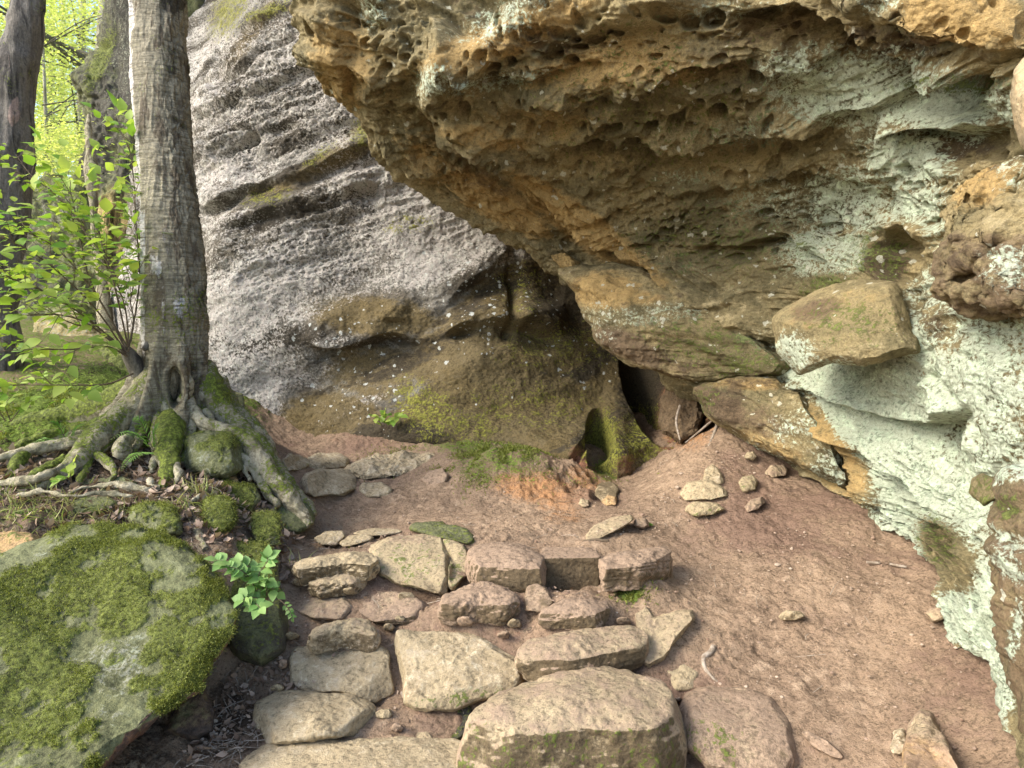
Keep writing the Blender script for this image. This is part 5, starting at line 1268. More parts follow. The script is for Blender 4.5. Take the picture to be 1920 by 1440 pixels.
M['rootbark'] = bark_mat("root_bark", (.17, .15, .09), (.32, .29, .19), (.11, .09, .05), (.42, .38, .27), 9, 14)
M['darkbark'] = bark_mat("dark_ridged_bark", (.10, .09, .075), (.17, .155, .13), (.05, .045, .04), (.3, .22, .18), 12, 1.6)
M['paletrunk'] = bark_mat("pale_smooth_bark", (.34, .32, .24), (.45, .43, .34), (.22, .2, .14), (.5, .5, .45), 3, 6)

# the big tree
def build_tree():
    base = at(325, 745, 4.2)
    root = empty("birch_tree", tuple(base))
    tag(root, "large silvery-barked tree with spreading mossy roots gripping the bank", "tree")
    pts = [(292, -420, 4.9, 50), (290, -200, 4.6, 51), (293, 0, 4.4, 51), (300, 200, 4.3, 53), (315, 330, 4.25, 55), (322, 430, 4.22, 56), (328, 560, 4.2, 59), (331, 640, 4.2, 62), (330, 700, 4.2, 70), (327, 750, 4.22, 92), (322, 800, 4.25, 120), (320, 850, 4.3, 140)]
    A = np.array(pts, float)
    C0 = at(A[:, 0], A[:, 1], A[:, 2]); R0 = A[:, 3] * A[:, 2] / 1280
    nl, na = 620, 300
    u = np.linspace(0, len(A) - 1, nl)
    C = cr(C0, u); R = cr(R0[:, None], u)[:, 0] * .92
    yy = cr(A[:, 1:2], u)[:, 0]
    def disp(P, D):
        low = sstep(600, 800, yy)[:, None]
        ang = np.arctan2(-D[..., 1], D[..., 0])             # 0 right, pi/2 towards viewer
        lob = np.zeros_like(ang)
        for a0, w_, h_ in ((2.75, .28, 1.0), (1.75, .22, .8), (0.95, .22, .9), (.2, .25, .8), (-1.2, .4, .7), (-2.3, .4, .8)):
            dd = np.angle(np.exp(1j * (ang - a0)))
            lob = np.maximum(lob, h_ * np.exp(-(dd / w_) ** 2))
        q = P
        d = low * (lob - .62) * .16
        d = d + fbm(q * np.array([2.5, 2.5, 1.2]), 4, 301) * .016
        d = d + (ridged(q * np.array([11, 11, 2.6]), 4, 303) - .5) * .018 * (1 + .8 * (D[..., 0] > .55))
        d = d + fbm(q * np.array([9, 9, 80]), 4, 305) * .003 + fbm(q * np.array([40, 40, 90]), 2, 306) * .002
        # plates peeling on the right flank
        flank = sstep(.35, .75, D[..., 0])
        f1, f2, h = worley(q * np.array([26, 26, 9]), 307)
        d = d + flank * (sstep(0, .12, f2 - f1) - .6) * .010
        px, py, _ = proj(P)
        front = (D[..., 1] < 0.2)
        # knot and seam
        kk = np.exp(-((px - 340) / 40) ** 2 - ((py - 580) / 28) ** 2) * front
        d = d + kk * .03
        # the hollow
        hol = np.clip(1 - ((px - 327) / 17) ** 2 - ((py - 728) / 42) ** 2, 0, 1) * front
        rim = np.exp(-((np.sqrt(((px - 327) / 22) ** 2 + ((py - 722) / 44) ** 2) - 1) / .22) ** 2) * front
        hol2 = np.clip(1 - ((px - 350) / 6) ** 2 - ((py - 755) / 9) ** 2, 0, 1) * front
        d = d - sstep(0, .3, hol) * .26 + rim * .022 - sstep(0, .6, hol2) * .06
        return d
    P, D = tube_pts(C, R, na, disp)
    F = tube_faces(nl, na)
    v = P.reshape(-1, 3)
    f = F[:na]; cen = np.repeat(C[:, None], na, 1).reshape(-1, 3)
    fn = np.cross(v[f[:, 1]] - v[f[:, 0]], v[f[:, 3]] - v[f[:, 0]])
    if (fn * (v[f[:, 0]] - cen[f[:, 0]])).sum() < 0: F = F[:, ::-1].copy()
    spc = {'R': lambda a, b, P_, n: np.clip(.85 * sstep(-.35, -.85, n[..., 0]) * (1 - sstep(560, 700, b)) + .35 * blob(a, b, [(300, 470, 30, 60, 0, 1), (335, 575, 30, 24, 0, 1.2), (300, 620, 30, 30, 0, .9), (330, 100, 40, 16, 0, .6)]), 0, 1),
           'G': lambda a, b, P_, n: blob(a, b, [(310, 840, 60, 60, 0, .6), (400, 780, 30, 30, 0, .6), (330, 600, 60, 60, 0, .22)]) + .18,
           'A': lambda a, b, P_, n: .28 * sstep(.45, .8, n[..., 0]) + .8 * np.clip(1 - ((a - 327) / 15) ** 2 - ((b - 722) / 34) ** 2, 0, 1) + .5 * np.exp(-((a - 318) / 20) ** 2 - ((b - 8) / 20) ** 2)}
    m1, m2 = finish_masks(P, spc, D)
    mesh_obj("trunk", v, F, M['birch'], root, m1, m2)
    def rdisp(P, D):
        return (ridged(P * 7, 4, 311) - .5) * .020 + fbm(P * 22, 3, 312) * .007
    roots = [
     ([(315, 690, 4.22, 40), (285, 735, 4.1, 36), (250, 765, 4.0, 28), (215, 795, 3.88, 24), (175, 828, 3.72, 24), (150, 860, 3.6, 23), (120, 885, 3.45, 18), (85, 905, 3.35, 12), (60, 920, 3.3, 6)], .35),
     ([(185, 818, 3.78, 16), (150, 830, 3.72, 13), (100, 836, 3.66, 10), (50, 845, 3.58, 9), (0, 860, 3.5, 9), (-60, 885, 3.4, 9)], .25),
     ([(60, 838, 3.62, 8), (40, 860, 3.55, 12), (30, 880, 3.48, 14), (15, 900, 3.4, 8)], .8),
     ([(322, 790, 4.16, 16), (320, 795, 4.0, 26), (322, 818, 3.86, 25), (315, 850, 3.72, 21), (318, 880, 3.6, 18), (310, 905, 3.5, 10), (298, 930, 3.42, 6)], .75),
     ([(320, 870, 3.64, 12), (334, 885, 3.56, 9), (330, 905, 3.48, 7), (315, 925, 3.43, 5)], .2),
     ([(300, 915, 3.44, 9), (260, 918, 3.4, 8), (215, 908, 3.4, 7), (160, 915, 3.36, 5), (130, 925, 3.3, 3)], .15),
     ([(375, 690, 4.25, 26), (398, 735, 4.2, 27), (415, 770, 4.18, 25), (450, 805, 4.15, 20), (485, 835, 4.1, 16), (515, 875, 4.02, 15), (545, 915, 3.95, 14), (570, 945, 3.9, 12), (590, 965, 3.86, 6)], .45),
     ([(345, 745, 4.08, 14), (375, 785, 4.0, 12), (410, 803, 3.96, 13), (450, 822, 3.94, 16), (478, 850, 3.9, 19), (500, 885, 3.86, 20), (530, 920, 3.82, 19), (560, 955, 3.78, 15), (582, 985, 3.74, 8)], .3),
     ([(405, 720, 4.32, 22), (435, 770, 4.3, 20), (470, 800, 4.28, 17), (500, 830, 4.25, 12), (512, 870, 4.18, 10), (530, 905, 4.1, 8)], .35),
     ([(318, 690, 4.1, 9), (306, 715, 4.06, 9), (305, 745, 4.05, 10), (315, 775, 4.04, 10)], .1),
     ([(338, 688, 4.1, 9), (352, 712, 4.06, 8), (350, 740, 4.05, 8), (343, 765, 4.04, 8)], .1),
     ([(270, 740, 4.3, 40), (210, 765, 4.25, 38), (140, 785, 4.2, 32), (70, 800, 4.1, 26), (0, 815, 4.0, 20), (-80, 830, 3.9, 14)], .9),
     ([(250, 770, 4.05, 24), (190, 800, 3.95, 20), (120, 815, 3.86, 16), (60, 830, 3.75, 12), (10, 850, 3.65, 8)], .85),
     ([(0, 905, 3.3, 7), (60, 900, 3.3, 9), (95, 888, 3.35, 8), (125, 872, 3.45, 6)], .2),
     ([(222, 860, 3.65, 9), (228, 850, 3.66, 16), (232, 835, 3.7, 15), (245, 820, 3.75, 10)], .3),
     ([(385, 770, 4.08, 8), (405, 795, 4.02, 7), (440, 835, 3.95, 7), (455, 870, 3.85, 6), (470, 900, 3.75, 4)], .3),
     ([(430, 790, 4.2, 8), (470, 812, 4.16, 7), (498, 850, 4.1, 7), (508, 890, 4.0, 6), (525, 925, 3.9, 5)], .2),
     ([(290, 770, 4.05, 10), (275, 800, 3.95, 9), (258, 830, 3.82, 8), (250, 858, 3.7, 6)], .5),
     ([(355, 770, 4.04, 9), (360, 800, 3.98, 8), (350, 835, 3.88, 7), (345, 865, 3.75, 6)], .4),
     ([(170, 850, 3.66, 12), (195, 862, 3.6, 9), (215, 885, 3.5, 7), (205, 905, 3.42, 5)], .5),
     ([(120, 862, 3.6, 10), (95, 875, 3.52, 12), (70, 890, 3.42, 12), (40, 905, 3.35, 8), (-20, 915, 3.3, 6)], .9),
     ([(30, 930, 3.2, 4), (80, 922, 3.2, 5), (130, 930, 3.16, 5), (190, 925, 3.2, 5), (250, 930, 3.22, 4)], .1),
     ([(280, 900, 3.5, 5), (300, 940, 3.35, 5), (345, 950, 3.3, 5), (380, 925, 3.38, 4)], .1),
     ([(500, 850, 4.18, 8), (520, 870, 4.1, 7), (535, 900, 4.02, 7), (560, 925, 3.95, 6), (575, 950, 3.88, 5)], .1),
     ([(300, 780, 4.0, 9), (290, 815, 3.9, 8), (292, 850, 3.75, 7), (285, 885, 3.6, 5)], .4),
     ([(360, 760, 4.06, 8), (380, 800, 4.0, 8), (420, 830, 3.92, 8), (462, 862, 3.85, 9), (490, 905, 3.8, 9), (520, 950, 3.72, 7)], .3),
     ([(250, 760, 4.1, 9), (215, 780, 4.02, 9), (170, 800, 3.92, 8), (130, 828, 3.8, 7), (80, 850, 3.68, 6)], .4),
     ([(410, 760, 4.25, 9), (450, 785, 4.22, 8), (482, 808, 4.2, 8), (505, 845, 4.12, 7), (518, 885, 4.05, 6), (550, 925, 3.98, 6)], .2),
     ([(225, 800, 3.9, 9), (205, 830, 3.78, 8), (165, 870, 3.58, 8), (150, 905, 3.4, 5)], .6),
     ([(352, 975, 3.25, 6), (362, 990, 3.2, 8), (375, 1010, 3.12, 10), (385, 1030, 3.06, 6)], .1),
    ]
    for pts, g in roots:
        tube("root", pts, M['rootbark'], na=44, step=.008, disp=rdisp, parent=root,
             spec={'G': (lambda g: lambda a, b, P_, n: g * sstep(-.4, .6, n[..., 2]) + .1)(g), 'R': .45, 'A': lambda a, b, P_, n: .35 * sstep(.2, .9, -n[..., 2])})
    # broken stub with splinters at the foot, left
    tube("broken_branch", [(300, 640, 4.15, 6), (285, 640, 4.08, 7), (270, 655, 4.02, 5)], M['darkbark'], na=12, parent=root, spec={'A': .3})
    tube("broken_branch", [(262, 700, 4.1, 16), (245, 670, 4.05, 14), (232, 650, 4.0, 8)], M['darkbark'], na=20, parent=root, spec={'A': .3})
    return root
build_tree()

def plain_tree(name, label, pts, mat, seed, group=None, na=40, step=.03, spec=None, crown=None):
    A = np.array(pts, float)
    b = at(A[-1, 0], A[-1, 1], A[-1, 2])
    root = empty(name, tuple(b))
    tag(root, label, "tree", group)
    tube("trunk", pts, mat, na=na, step=step, parent=root, spec=spec or {'G': .2},
         disp=lambda P, D: (ridged(P * np.array([8, 8, 2]), 3, seed) - .5) * .03 * min(1, A[0, 3] / 20) + fbm(P * 3, 3, seed + 1) * .02)
    return root
plain_tree("tree", "dark ridged-bark tree leaning in at the left edge behind the sapling", [(75, -300, 5.2, 22), (56, -60, 5, 25), (48, 60, 5, 29), (38, 110, 5, 33), (25, 170, 5, 36), (14, 290, 5, 41), (8, 400, 5, 38), (0, 520, 5, 34), (-4, 640, 5, 34), (-6, 760, 5, 40), (-6, 800, 5, 46)],
           M['darkbark'], 321, na=90, step=.012, spec={'R': lambda a, b, P, n: blob(a, b, [(28, 210, 14, 26, 20, .9), (26, 330, 10, 20, 0, .8), (20, 300, 10, 16, 0, .5)]), 'G': .18, 'A': .15})

M['leaf'] = leaf_mat("bright_spring_leaf", (.16, .32, .04), (.46, .56, .13), .5)
M['forestleaf'] = leaf_mat("sunlit_forest_leaf", (.42, .54, .15), (.72, .76, .34), .6)
M['paleleaf'] = leaf_mat("pale_green_leaf", (.12, .26, .06), (.28, .42, .13), .3)
M['fern'] = leaf_mat("fern_green", (.12, .26, .03), (.2, .36, .06), .4)
M['stem'] = simple_mat("stem_bark", (.10, .075, .05), (.16, .12, .08), 40)
M['twig'] = simple_mat("dry_twig", (.20, .155, .11), (.36, .31, .25), 60)
M['litter'] = leaf_mat("dead_leaf", (.14, .085, .055), (.42, .32, .24), .15)
M['needle'] = leaf_mat("dry_grass", (.28, .36, .10), (.55, .52, .30), .4)

def thin_tubes(paths, na=5):
    """several thin stems in one array; each path (n,4): x y z r"""
    VV, FF, o = [], [], 0
    for A in paths:
        A = np.asarray(A, float)
        n = max(4, len(A) * 4)
        u = np.linspace(0, len(A) - 1, n)
        C = cr(A[:, :3], u); R = np.maximum(np.interp(u, np.arange(len(A)), A[:, 3]), .0004)
        P, D = tube_pts(C, R, na)
        VV.append(P.reshape(-1, 3)); FF.append(tube_faces(n, na) + o); o += n * na
    return np.concatenate(VV), np.concatenate(FF)

def build_sapling():
    b = at(238, 668, 3.95)
    root = empty("sapling", tuple(b))
    tag(root, "leafy beech-like sapling with bright green leaves growing at the left of the trunk", "sapling")
    rs = np.random.RandomState(5)
    ends = [
     [(238, 668, 3.95), (180, 610, 3.8), (100, 555, 3.6), (40, 530, 3.45), (-30, 500, 3.3)],
     [(238, 660, 3.95), (185, 560, 3.9), (110, 470, 3.8), (40, 430, 3.7), (-30, 400, 3.6)],
     [(232, 655, 3.95), (180, 580, 3.75), (120, 520, 3.6), (70, 480, 3.45), (0, 440, 3.3)],
     [(238, 650, 3.95), (170, 530, 3.9), (150, 450, 3.9), (120, 380, 3.9), (60, 330, 3.95), (30, 290, 4.0)],
     [(240, 650, 3.95), (220, 560, 3.8), (200, 490, 3.75), (150, 420, 3.7), (130, 350, 3.7)],
     [(242, 655, 3.95), (235, 580, 4.0), (215, 520, 4.0), (195, 470, 4.0), (180, 410, 4.05)],
     [(238, 668, 3.95), (200, 650, 3.8), (130, 655, 3.6), (60, 655, 3.5), (-20, 660, 3.4)],
     [(250, 700, 3.95), (200, 720, 3.85), (130, 722, 3.75), (40, 722, 3.7), (-20, 730, 3.6)],
     [(240, 660, 3.95), (250, 600, 4.0), (245, 560, 4.0), (262, 500, 4.0)],
     [(236, 662, 3.95), (150, 600, 3.7), (60, 590, 3.5), (-10, 610, 3.4)],
     [(236, 662, 3.95), (190, 620, 3.9), (120, 600, 3.85), (50, 540, 3.8), (0, 500, 3.8)],
     [(245, 640, 4.0), (262, 520, 4.1), (255, 420, 4.15), (250, 330, 4.2), (240, 260, 4.2)],
    ]
    paths, pos, dirs, ups = [], [], [], []
    def add_twig(P0, d, L, r):
        d = d / np.linalg.norm(d)
        pts = []
        q = P0.copy(); dd = d.copy()
        n = max(3, int(L / .05))
        for k in range(n + 1):
            pts.append((*q, r * (1 - .7 * k / n)))
            sgn = 1 if k % 2 else -1
            side_ = np.cross(dd, [0, 0, 1.0]); side_ /= np.linalg.norm(side_) + 1e-9
            if k > 0:
                ld = dd * .6 + side_ * sgn * .8 + rs.normal(size=3) * .18
                ld[2] -= .12
                pos.append(q + ld / np.linalg.norm(ld) * .008); dirs.append(ld); ups.append(np.array([0, -.25, 1.0]) + rs.normal(size=3) * .35)
            dd = dd + rs.normal(size=3) * .12; dd /= np.linalg.norm(dd)
            q = q + dd * (L / n)
        pos.append(q.copy()); dirs.append(dd.copy()); ups.append(np.array([0, -.25, 1.0]) + rs.normal(size=3) * .3)
        paths.append(pts)
    for e in ends:
        A = np.array(e, float); C = at(A[:, 0], A[:, 1], A[:, 2])
        n = len(C); r = np.linspace(.0055, .0018, n)
        paths.append(np.column_stack([C, r]))
        L = np.linalg.norm(np.diff(C, axis=0), axis=1).sum()
        m = int(L / .052)
        for k in range(m):
            u = .22 + .78 * (k + rs.rand() * .6) / m
            u = min(u, .999) * (n - 1)
            P0 = cr(C, np.array([u]))[0]; P1 = cr(C, np.array([min(u + .05, n - 1)]))[0]
            t = (P1 - P0); t /= np.linalg.norm(t) + 1e-9
            s = np.cross(t, [0, 0, 1.0]) * (1 if k % 2 else -1)
            add_twig(P0, t * .7 + s * .8 + rs.normal(size=3) * .25 + np.array([0, 0, .1]), rs.uniform(.12, .32), .0022)
    V, F = thin_tubes(paths)
    mesh_obj("branch", V, F, M['stem'], root)
    pos = np.array(pos); dirs = np.array(dirs); ups = np.array(ups)
    V, F = leaves(pos, dirs, ups, rs.uniform(.035, .10, len(pos)), curl=.3)
    mesh_obj("foliage", V, F, M['leaf'], root)
    print('sapling leaves', len(pos))
build_sapling()

def sprig(name, label, pts_list, mat, seed, size, cat="plant", group=None):
    """small plant: stems given as pixel/depth paths, a leaf at every node"""
    rs = np.random.RandomState(seed)
    b = at(*pts_list[0][0])
    root = empty(name, tuple(b)); tag(root, label, cat, group)
    paths, pos, dirs, ups = [], [], [], []
    for pl in pts_list:
        A = np.array(pl, float); C = at(A[:, 0], A[:, 1], A[:, 2])
        paths.append(np.column_stack([C, np.linspace(.003, .0012, len(C))]))
        n = len(C)
        L = np.linalg.norm(np.diff(C, axis=0), axis=1).sum(); m = max(2, int(L / (size * .45)))
        for k in range(m + 1):
            u = (.3 + .7 * k / m) * (n - 1)
            P0 = cr(C, np.array([u]))[0]; P1 = cr(C, np.array([max(u - .2, 0)]))[0]
            t = P0 - P1; t /= np.linalg.norm(t) + 1e-9
            s = np.cross(t, [0, -.5, 1.0]) * (1 if k % 2 else -1)
            ld = (t if k == m else t * .4 + s * .9) + rs.normal(size=3) * .2
            pos.append(P0); dirs.append(ld); ups.append(np.array([0, -.6, 1.0]) + rs.normal(size=3) * .3)
    V, F = thin_tubes(paths)
    mesh_obj("stem", V, F, M['stem'], root)
    pos = np.array(pos)
    V, F = leaves(pos, np.array(dirs), np.array(ups), rs.uniform(.7, 1.15, len(pos)) * size, curl=.2, width=1.15)
    mesh_obj("foliage", V, F, mat, root)
sprig("leafy_plant", "small plant with pale green leaves hanging beside the huge mossy boulder",
      [[(500, 1150, 2.75), (500, 1110, 2.72), (480, 1070, 2.68), (440, 1055, 2.64), (405, 1050, 2.62)], [(500, 1150, 2.75), (495, 1110, 2.7), (485, 1080, 2.66), (500, 1055, 2.68), (502, 1045, 2.68)],
       [(500, 1150, 2.75), (490, 1125, 2.68), (465, 1120, 2.64), (455, 1125, 2.62)], [(500, 1150, 2.75), (505, 1105, 2.68), (520, 1110, 2.68)], [(500, 1150, 2.75), (470, 1090, 2.66), (440, 1070, 2.62)],
       [(500, 1150, 2.75), (480, 1132, 2.64), (488, 1140, 2.6)], [(498, 1150, 2.75), (500, 1090, 2.66), (490, 1085, 2.64)], [(495, 1145, 2.75), (465, 1080, 2.64), (425, 1060, 2.6)]], M['paleleaf'], 11, .05)
sprig("seedling", "tiny seedling trailing beside the steps below the pale-leaved plant", [[(520, 1120, 2.9), (540, 1140, 2.88), (548, 1158, 2.86)]], M['paleleaf'], 12, .022, cat="plant")
sprig("seedling", "thin-leaved plant growing at the foot of the cliff above the far path", [[(720, 812, 5.5), (712, 790, 5.45), (700, 780, 5.4)], [(720, 812, 5.5), (735, 790, 5.45), (750, 780, 5.4)], [(722, 812, 5.5), (724, 785, 5.45), (722, 775, 5.4)]], M['leaf'], 13, .07)
sprig("seedling", "little green sprout in the leaf litter between the roots and the boulder", [[(135, 905, 3.2), (132, 885, 3.18), (140, 865, 3.15)], [(135, 905, 3.2), (125, 895, 3.15), (112, 900, 3.1)]], M['leaf'], 14, .06)
sprig("seedling", "green shoots growing at the left edge under the sapling", [[(20, 790, 3.7), (10, 760, 3.65), (25, 740, 3.6)], [(20, 790, 3.7), (40, 765, 3.65), (60, 750, 3.6)], [(10, 790, 3.7), (-5, 760, 3.65), (5, 735, 3.6)]], M['leaf'], 15, .07)

def fern(pts_list, label, seed):
    rs = np.random.RandomState(seed)
    b = at(*pts_list[0][0]); root = empty("fern", tuple(b)); tag(root, label, "fern", None)
    paths, pos, dirs, ups, sz = [], [], [], [], []
    for pl in pts_list:
        A = np.array(pl, float); C = at(A[:, 0], A[:, 1], A[:, 2]); n = len(C)
        paths.append(np.column_stack([C, np.linspace(.002, .0008, n)]))
        m = 17
        for k in range(m):
            u = (.12 + .88 * k / m) * (n - 1)
            P0 = cr(C, np.array([u]))[0]; P1 = cr(C, np.array([max(u - .1, 0)]))[0]
            t = P0 - P1; t /= np.linalg.norm(t) + 1e-9
            for sg in (-1, 1):
                s = np.cross(t, [0, -.5, 1.0]) * sg
                pos.append(P0); dirs.append(t * .45 + s + rs.normal(size=3) * .06); ups.append([0, -.5, 1.0]); sz.append(.042 * (1 - (k / m) ** 1.6) + .006)
    V, F = thin_tubes(paths); mesh_obj("stem", V, F, M['stem'], root)
    V, F = leaves(np.array(pos), np.array(dirs), np.array(ups, float), np.array(sz), curl=.2, width=.30); mesh_obj("frond", V, F, M['fern'], root)
fern([[(290, 850, 3.75), (262, 820, 3.66), (235, 812, 3.6), (205, 825, 3.55)], [(290, 850, 3.75), (268, 800, 3.68), (258, 785, 3.66), (250, 790, 3.62)], [(290, 850, 3.75), (260, 850, 3.6), (240, 862, 3.55), (225, 885, 3.5)], [(290, 850, 3.75), (290, 810, 3.7), (300, 790, 3.68)]],
     "small green fern growing between the central roots of the big tree", 21)
fern([[(130, 840, 3.8), (110, 800, 3.75), (90, 790, 3.7)], [(130, 840, 3.8), (140, 805, 3.75), (160, 795, 3.7)], [(130, 840, 3.8), (90, 825, 3.7), (60, 830, 3.65)]], "faded fern on the mossy hump left of the roots", 22)

# ------------------------------------------------------------------ forest behind
def forest_tree(i, tx, t, ytop, label, cx, cy, rx, ry, nleaf, tw, seed, lean=0):
    rs = np.random.RandomState(seed)
    base = at(tx, 640, t)
    zb = gz1(base[0], base[1])
    base[2] = zb - .3
    root = empty("forest_tree", tuple(base)); tag(root, label, "tree", "trees of the sunlit wood beyond")
    top = at(tx + lean, ytop, t)
    mid = (base + top) / 2 + rs.normal(size=3) * .1
    tube("trunk", [(*base, tw), (*mid, tw * .85), (*top, tw * .4)], M['paletrunk'], na=16, step=.2, parent=root, px=False, spec={'G': .2})
    # limbs
    paths = []
    for k in range(14 if i < 7 else 0):
        a = rs.uniform(.35, .98); P0 = base + (top - base) * a
        dr = rs.normal(size=3); dr[2] = abs(dr[2]) * .5; dr /= np.linalg.norm(dr)
        L = rs.uniform(1.5, 3.5) * t / 16
        paths.append([(*P0, tw * .3), (*(P0 + dr * L * .5 + [0, 0, .1]), tw * .18), (*(P0 + dr * L), tw * .06)])
    if paths:
        V, F = thin_tubes(paths, 5); mesh_obj("limb", V, F, M['paletrunk'], root)
    # layered sprays of leaves
    nleaf *= 2; nc = nleaf // 60
    cpx = rs.normal(cx, rx * .55, nc); cpy = rs.normal(cy, ry * .55, nc); ct = t + rs.normal(0, 1.6, nc)
    Cc = at(cpx, cpy, ct)
    pos = np.repeat(Cc, 60, 0) + rs.normal(size=(nc * 60, 3)) * np.array([.55, .55, .13]) * (t / 16)
    dirs = rs.normal(size=pos.shape); dirs[:, 2] *= .3
    ups = np.array([0, 0, 1.0]) + rs.normal(size=pos.shape) * .5
    V, F = leaves(pos, dirs, ups, rs.uniform(.04, .075, len(pos)) * (t / 14), ST, STF)
    mesh_obj("crown", V, F, M['forestleaf'], root)
forest_tree(0, 148, 14, -60, "slim pale tree standing in the wood between the dark trunk and the rock pillar", 110, 60, 110, 150, 7000, .10, 401, 10)
forest_tree(1, 186, 12, -200, "pale slanting tree trunk right beside the moss-edged rock pillar", 190, -100, 90, 120, 4200, .16, 402, 22)
forest_tree(2, 100, 20, -150, "thin tree deeper in the wood with a hazy crown", 40, 170, 130, 150, 7000, .12, 403)
forest_tree(3, 20, 17, -300, "tree in the wood hidden mostly by the dark leaning trunk", -20, 40, 140, 150, 6000, .13, 404)
forest_tree(4, 120, 26, -100, "farthest slim tree glimpsed low in the wood", 120, 240, 130, 110, 8400, .14, 405)
forest_tree(5, -120, 14, -300, "tree of the wood just outside the left edge of the view", -160, 150, 200, 250, 7000, .16, 406)
forest_tree(6, 80, 11, 60, "young understorey tree with bright leaves above the mossy outcrop", 110, 285, 90, 50, 5400, .04, 407)
for k, (tx, t) in enumerate(((-420, 12), (-700, 15), (-1000, 12), (-1500, 14), (-560, 20))):
    forest_tree(7 + k, tx, t, -500, "tree of the wood well outside the left edge of the view", tx, 60, 260, 330, 3600, .15, 410 + k)
# the pale trunk that stands against the pillar
plain_tree("tree", "short grey trunk standing against the base of the rock pillar", [(166, 215, 7.3, 4), (166, 260, 7.2, 7), (172, 320, 7.1, 11), (174, 370, 7.0, 9), (180, 450, 7, 8), (190, 520, 7, 9), (200, 640, 6.9, 12)], M['rootbark'], 331, na=30)

# ------------------------------------------------------------------ litter, grass, pebbles
def scatter(n, region, seed):
    """ground points under random pixels of the region polygons (as seen from the viewpoint, then fixed in the world)"""
    rs = np.random.RandomState(seed)
    X, Y = [], []
    poly = [(on_ground(a, b)[0], on_ground(a, b)[1]) for a, b in region]
    P = np.array(poly); lo, hi = P.min(0), P.max(0)
    out = []
    while len(out) < n:
        q = rs.uniform(lo, hi, (n * 2, 2))
        ins = np.zeros(len(q), bool)
        for k in range(len(P)):
            a, b = P[k], P[(k + 1) % len(P)]
            c = ((a[1] > q[:, 1]) != (b[1] > q[:, 1])) & (q[:, 0] < (b[0] - a[0]) * (q[:, 1] - a[1]) / (b[1] - a[1] + 1e-12) + a[0])
            ins ^= c
        out += list(q[ins])
    q = np.array(out[:n])
    return np.column_stack([q, ground_z(q[:, 0], q[:, 1])])
REG_BANK = [(-200, 1000), (-200, 860), (60, 850), (200, 840), (330, 830), (500, 900), (570, 980), (540, 1100), (440, 1080), (350, 1010), (230, 980)]
REG_GAP = [(430, 1260), (520, 1220), (560, 1290), (470, 1400), (440, 1440), (330, 1440), (400, 1330)]
REG_STEP = [(560, 1000), (900, 980), (1150, 1010), (1160, 1180), (1240, 1250), (1280, 1420), (900, 1440), (480, 1420), (540, 1150)]
REG_SLOPE = [(1150, 1000), (1200, 950), (1400, 850), (1600, 960), (1780, 1150), (1880, 1400), (1500, 1420), (1300, 1240)]
def litter():
    rs = np.random.RandomState(61)
    A = scatter(2600, REG_BANK, 62); B = scatter(220, REG_GAP, 63); C = scatter(420, REG_STEP, 64); D = scatter(60, REG_SLOPE, 65)
    pos = np.concatenate([A, B, C, D]); pos[:, 2] += rs.uniform(.004, .022, len(pos))
    dirs = rs.normal(size=pos.shape); dirs[:, 2] *= .35
    ups = np.array([0, 0, 1.0]) + rs.normal(size=pos.shape) * .55
    sz = np.concatenate([rs.uniform(.015, .055, len(A)), rs.uniform(.012, .04, len(B)), rs.uniform(.008, .022, len(C)), rs.uniform(.008, .02, len(D))])
    V, F = leaves(pos, dirs, ups, sz, curl=-.5, width=.9)
    tag(mesh_obj("leaf_litter", V, F, M['litter'], origin=False), "brown dead leaves strewn over the bank and between the steps", "leaf litter", kind="stuff")
    # twigs
    pos = np.concatenate([scatter(420, REG_BANK, 66), scatter(90, REG_GAP, 67), scatter(110, REG_STEP, 68), scatter(18, REG_SLOPE, 69)])
    paths = []
    for p in pos:
        d = rs.normal(size=3); d[2] *= .12; d /= np.linalg.norm(d)
        L = rs.uniform(.03, .13); e = p + d * L; e[2] = gz1(e[0], e[1]) + .008; p = p + [0, 0, .006]
        m = (p + e) / 2 + rs.normal(size=3) * L * .08; m[2] = max(m[2], (p[2] + e[2]) / 2)
        r = rs.uniform(.0008, .0025)
        paths.append([(*p, r), (*m, r), (*e, r * .5)])
    V, F = thin_tubes(paths, 4)
    tag(mesh_obj("twig_litter", V, F, M['twig'], origin=False), "fine dry twigs lying among the leaf litter and dirt", "twigs", kind="stuff")
litter()

def grass():
    rs = np.random.RandomState(71)
    pos = []
    for (x, y, n, sp_) in ((60, 955, 170, .16), (110, 960, 90, .12), (350, 960, 70, .08), (20, 985, 140, .12), (375, 925, 80, .05), (500, 1000, 60, .04), (560, 1075, 40, .03), (15, 940, 60, .12), (200, 975, 40, .1)):
        c = on_ground(x, y)
        q = c[:2] + rs.normal(size=(n, 2)) * sp_ * np.array([1, .5])
        pos.append(np.column_stack([q, ground_z(q[:, 0], q[:, 1])]))
    pos = np.concatenate(pos)
    dirs = rs.normal(size=pos.shape) * .55; dirs[:, 2] = rs.uniform(.5, 1.1, len(pos))
    ups = rs.normal(size=pos.shape)
    V, F = leaves(pos, dirs, ups, rs.uniform(.03, .10, len(pos)), curl=.5, width=.045)
    tag(mesh_obj("grass", V, F, M['needle'], origin=False), "thin pale grass growing on the bank above the huge mossy boulder", "grass", kind="stuff")
grass()

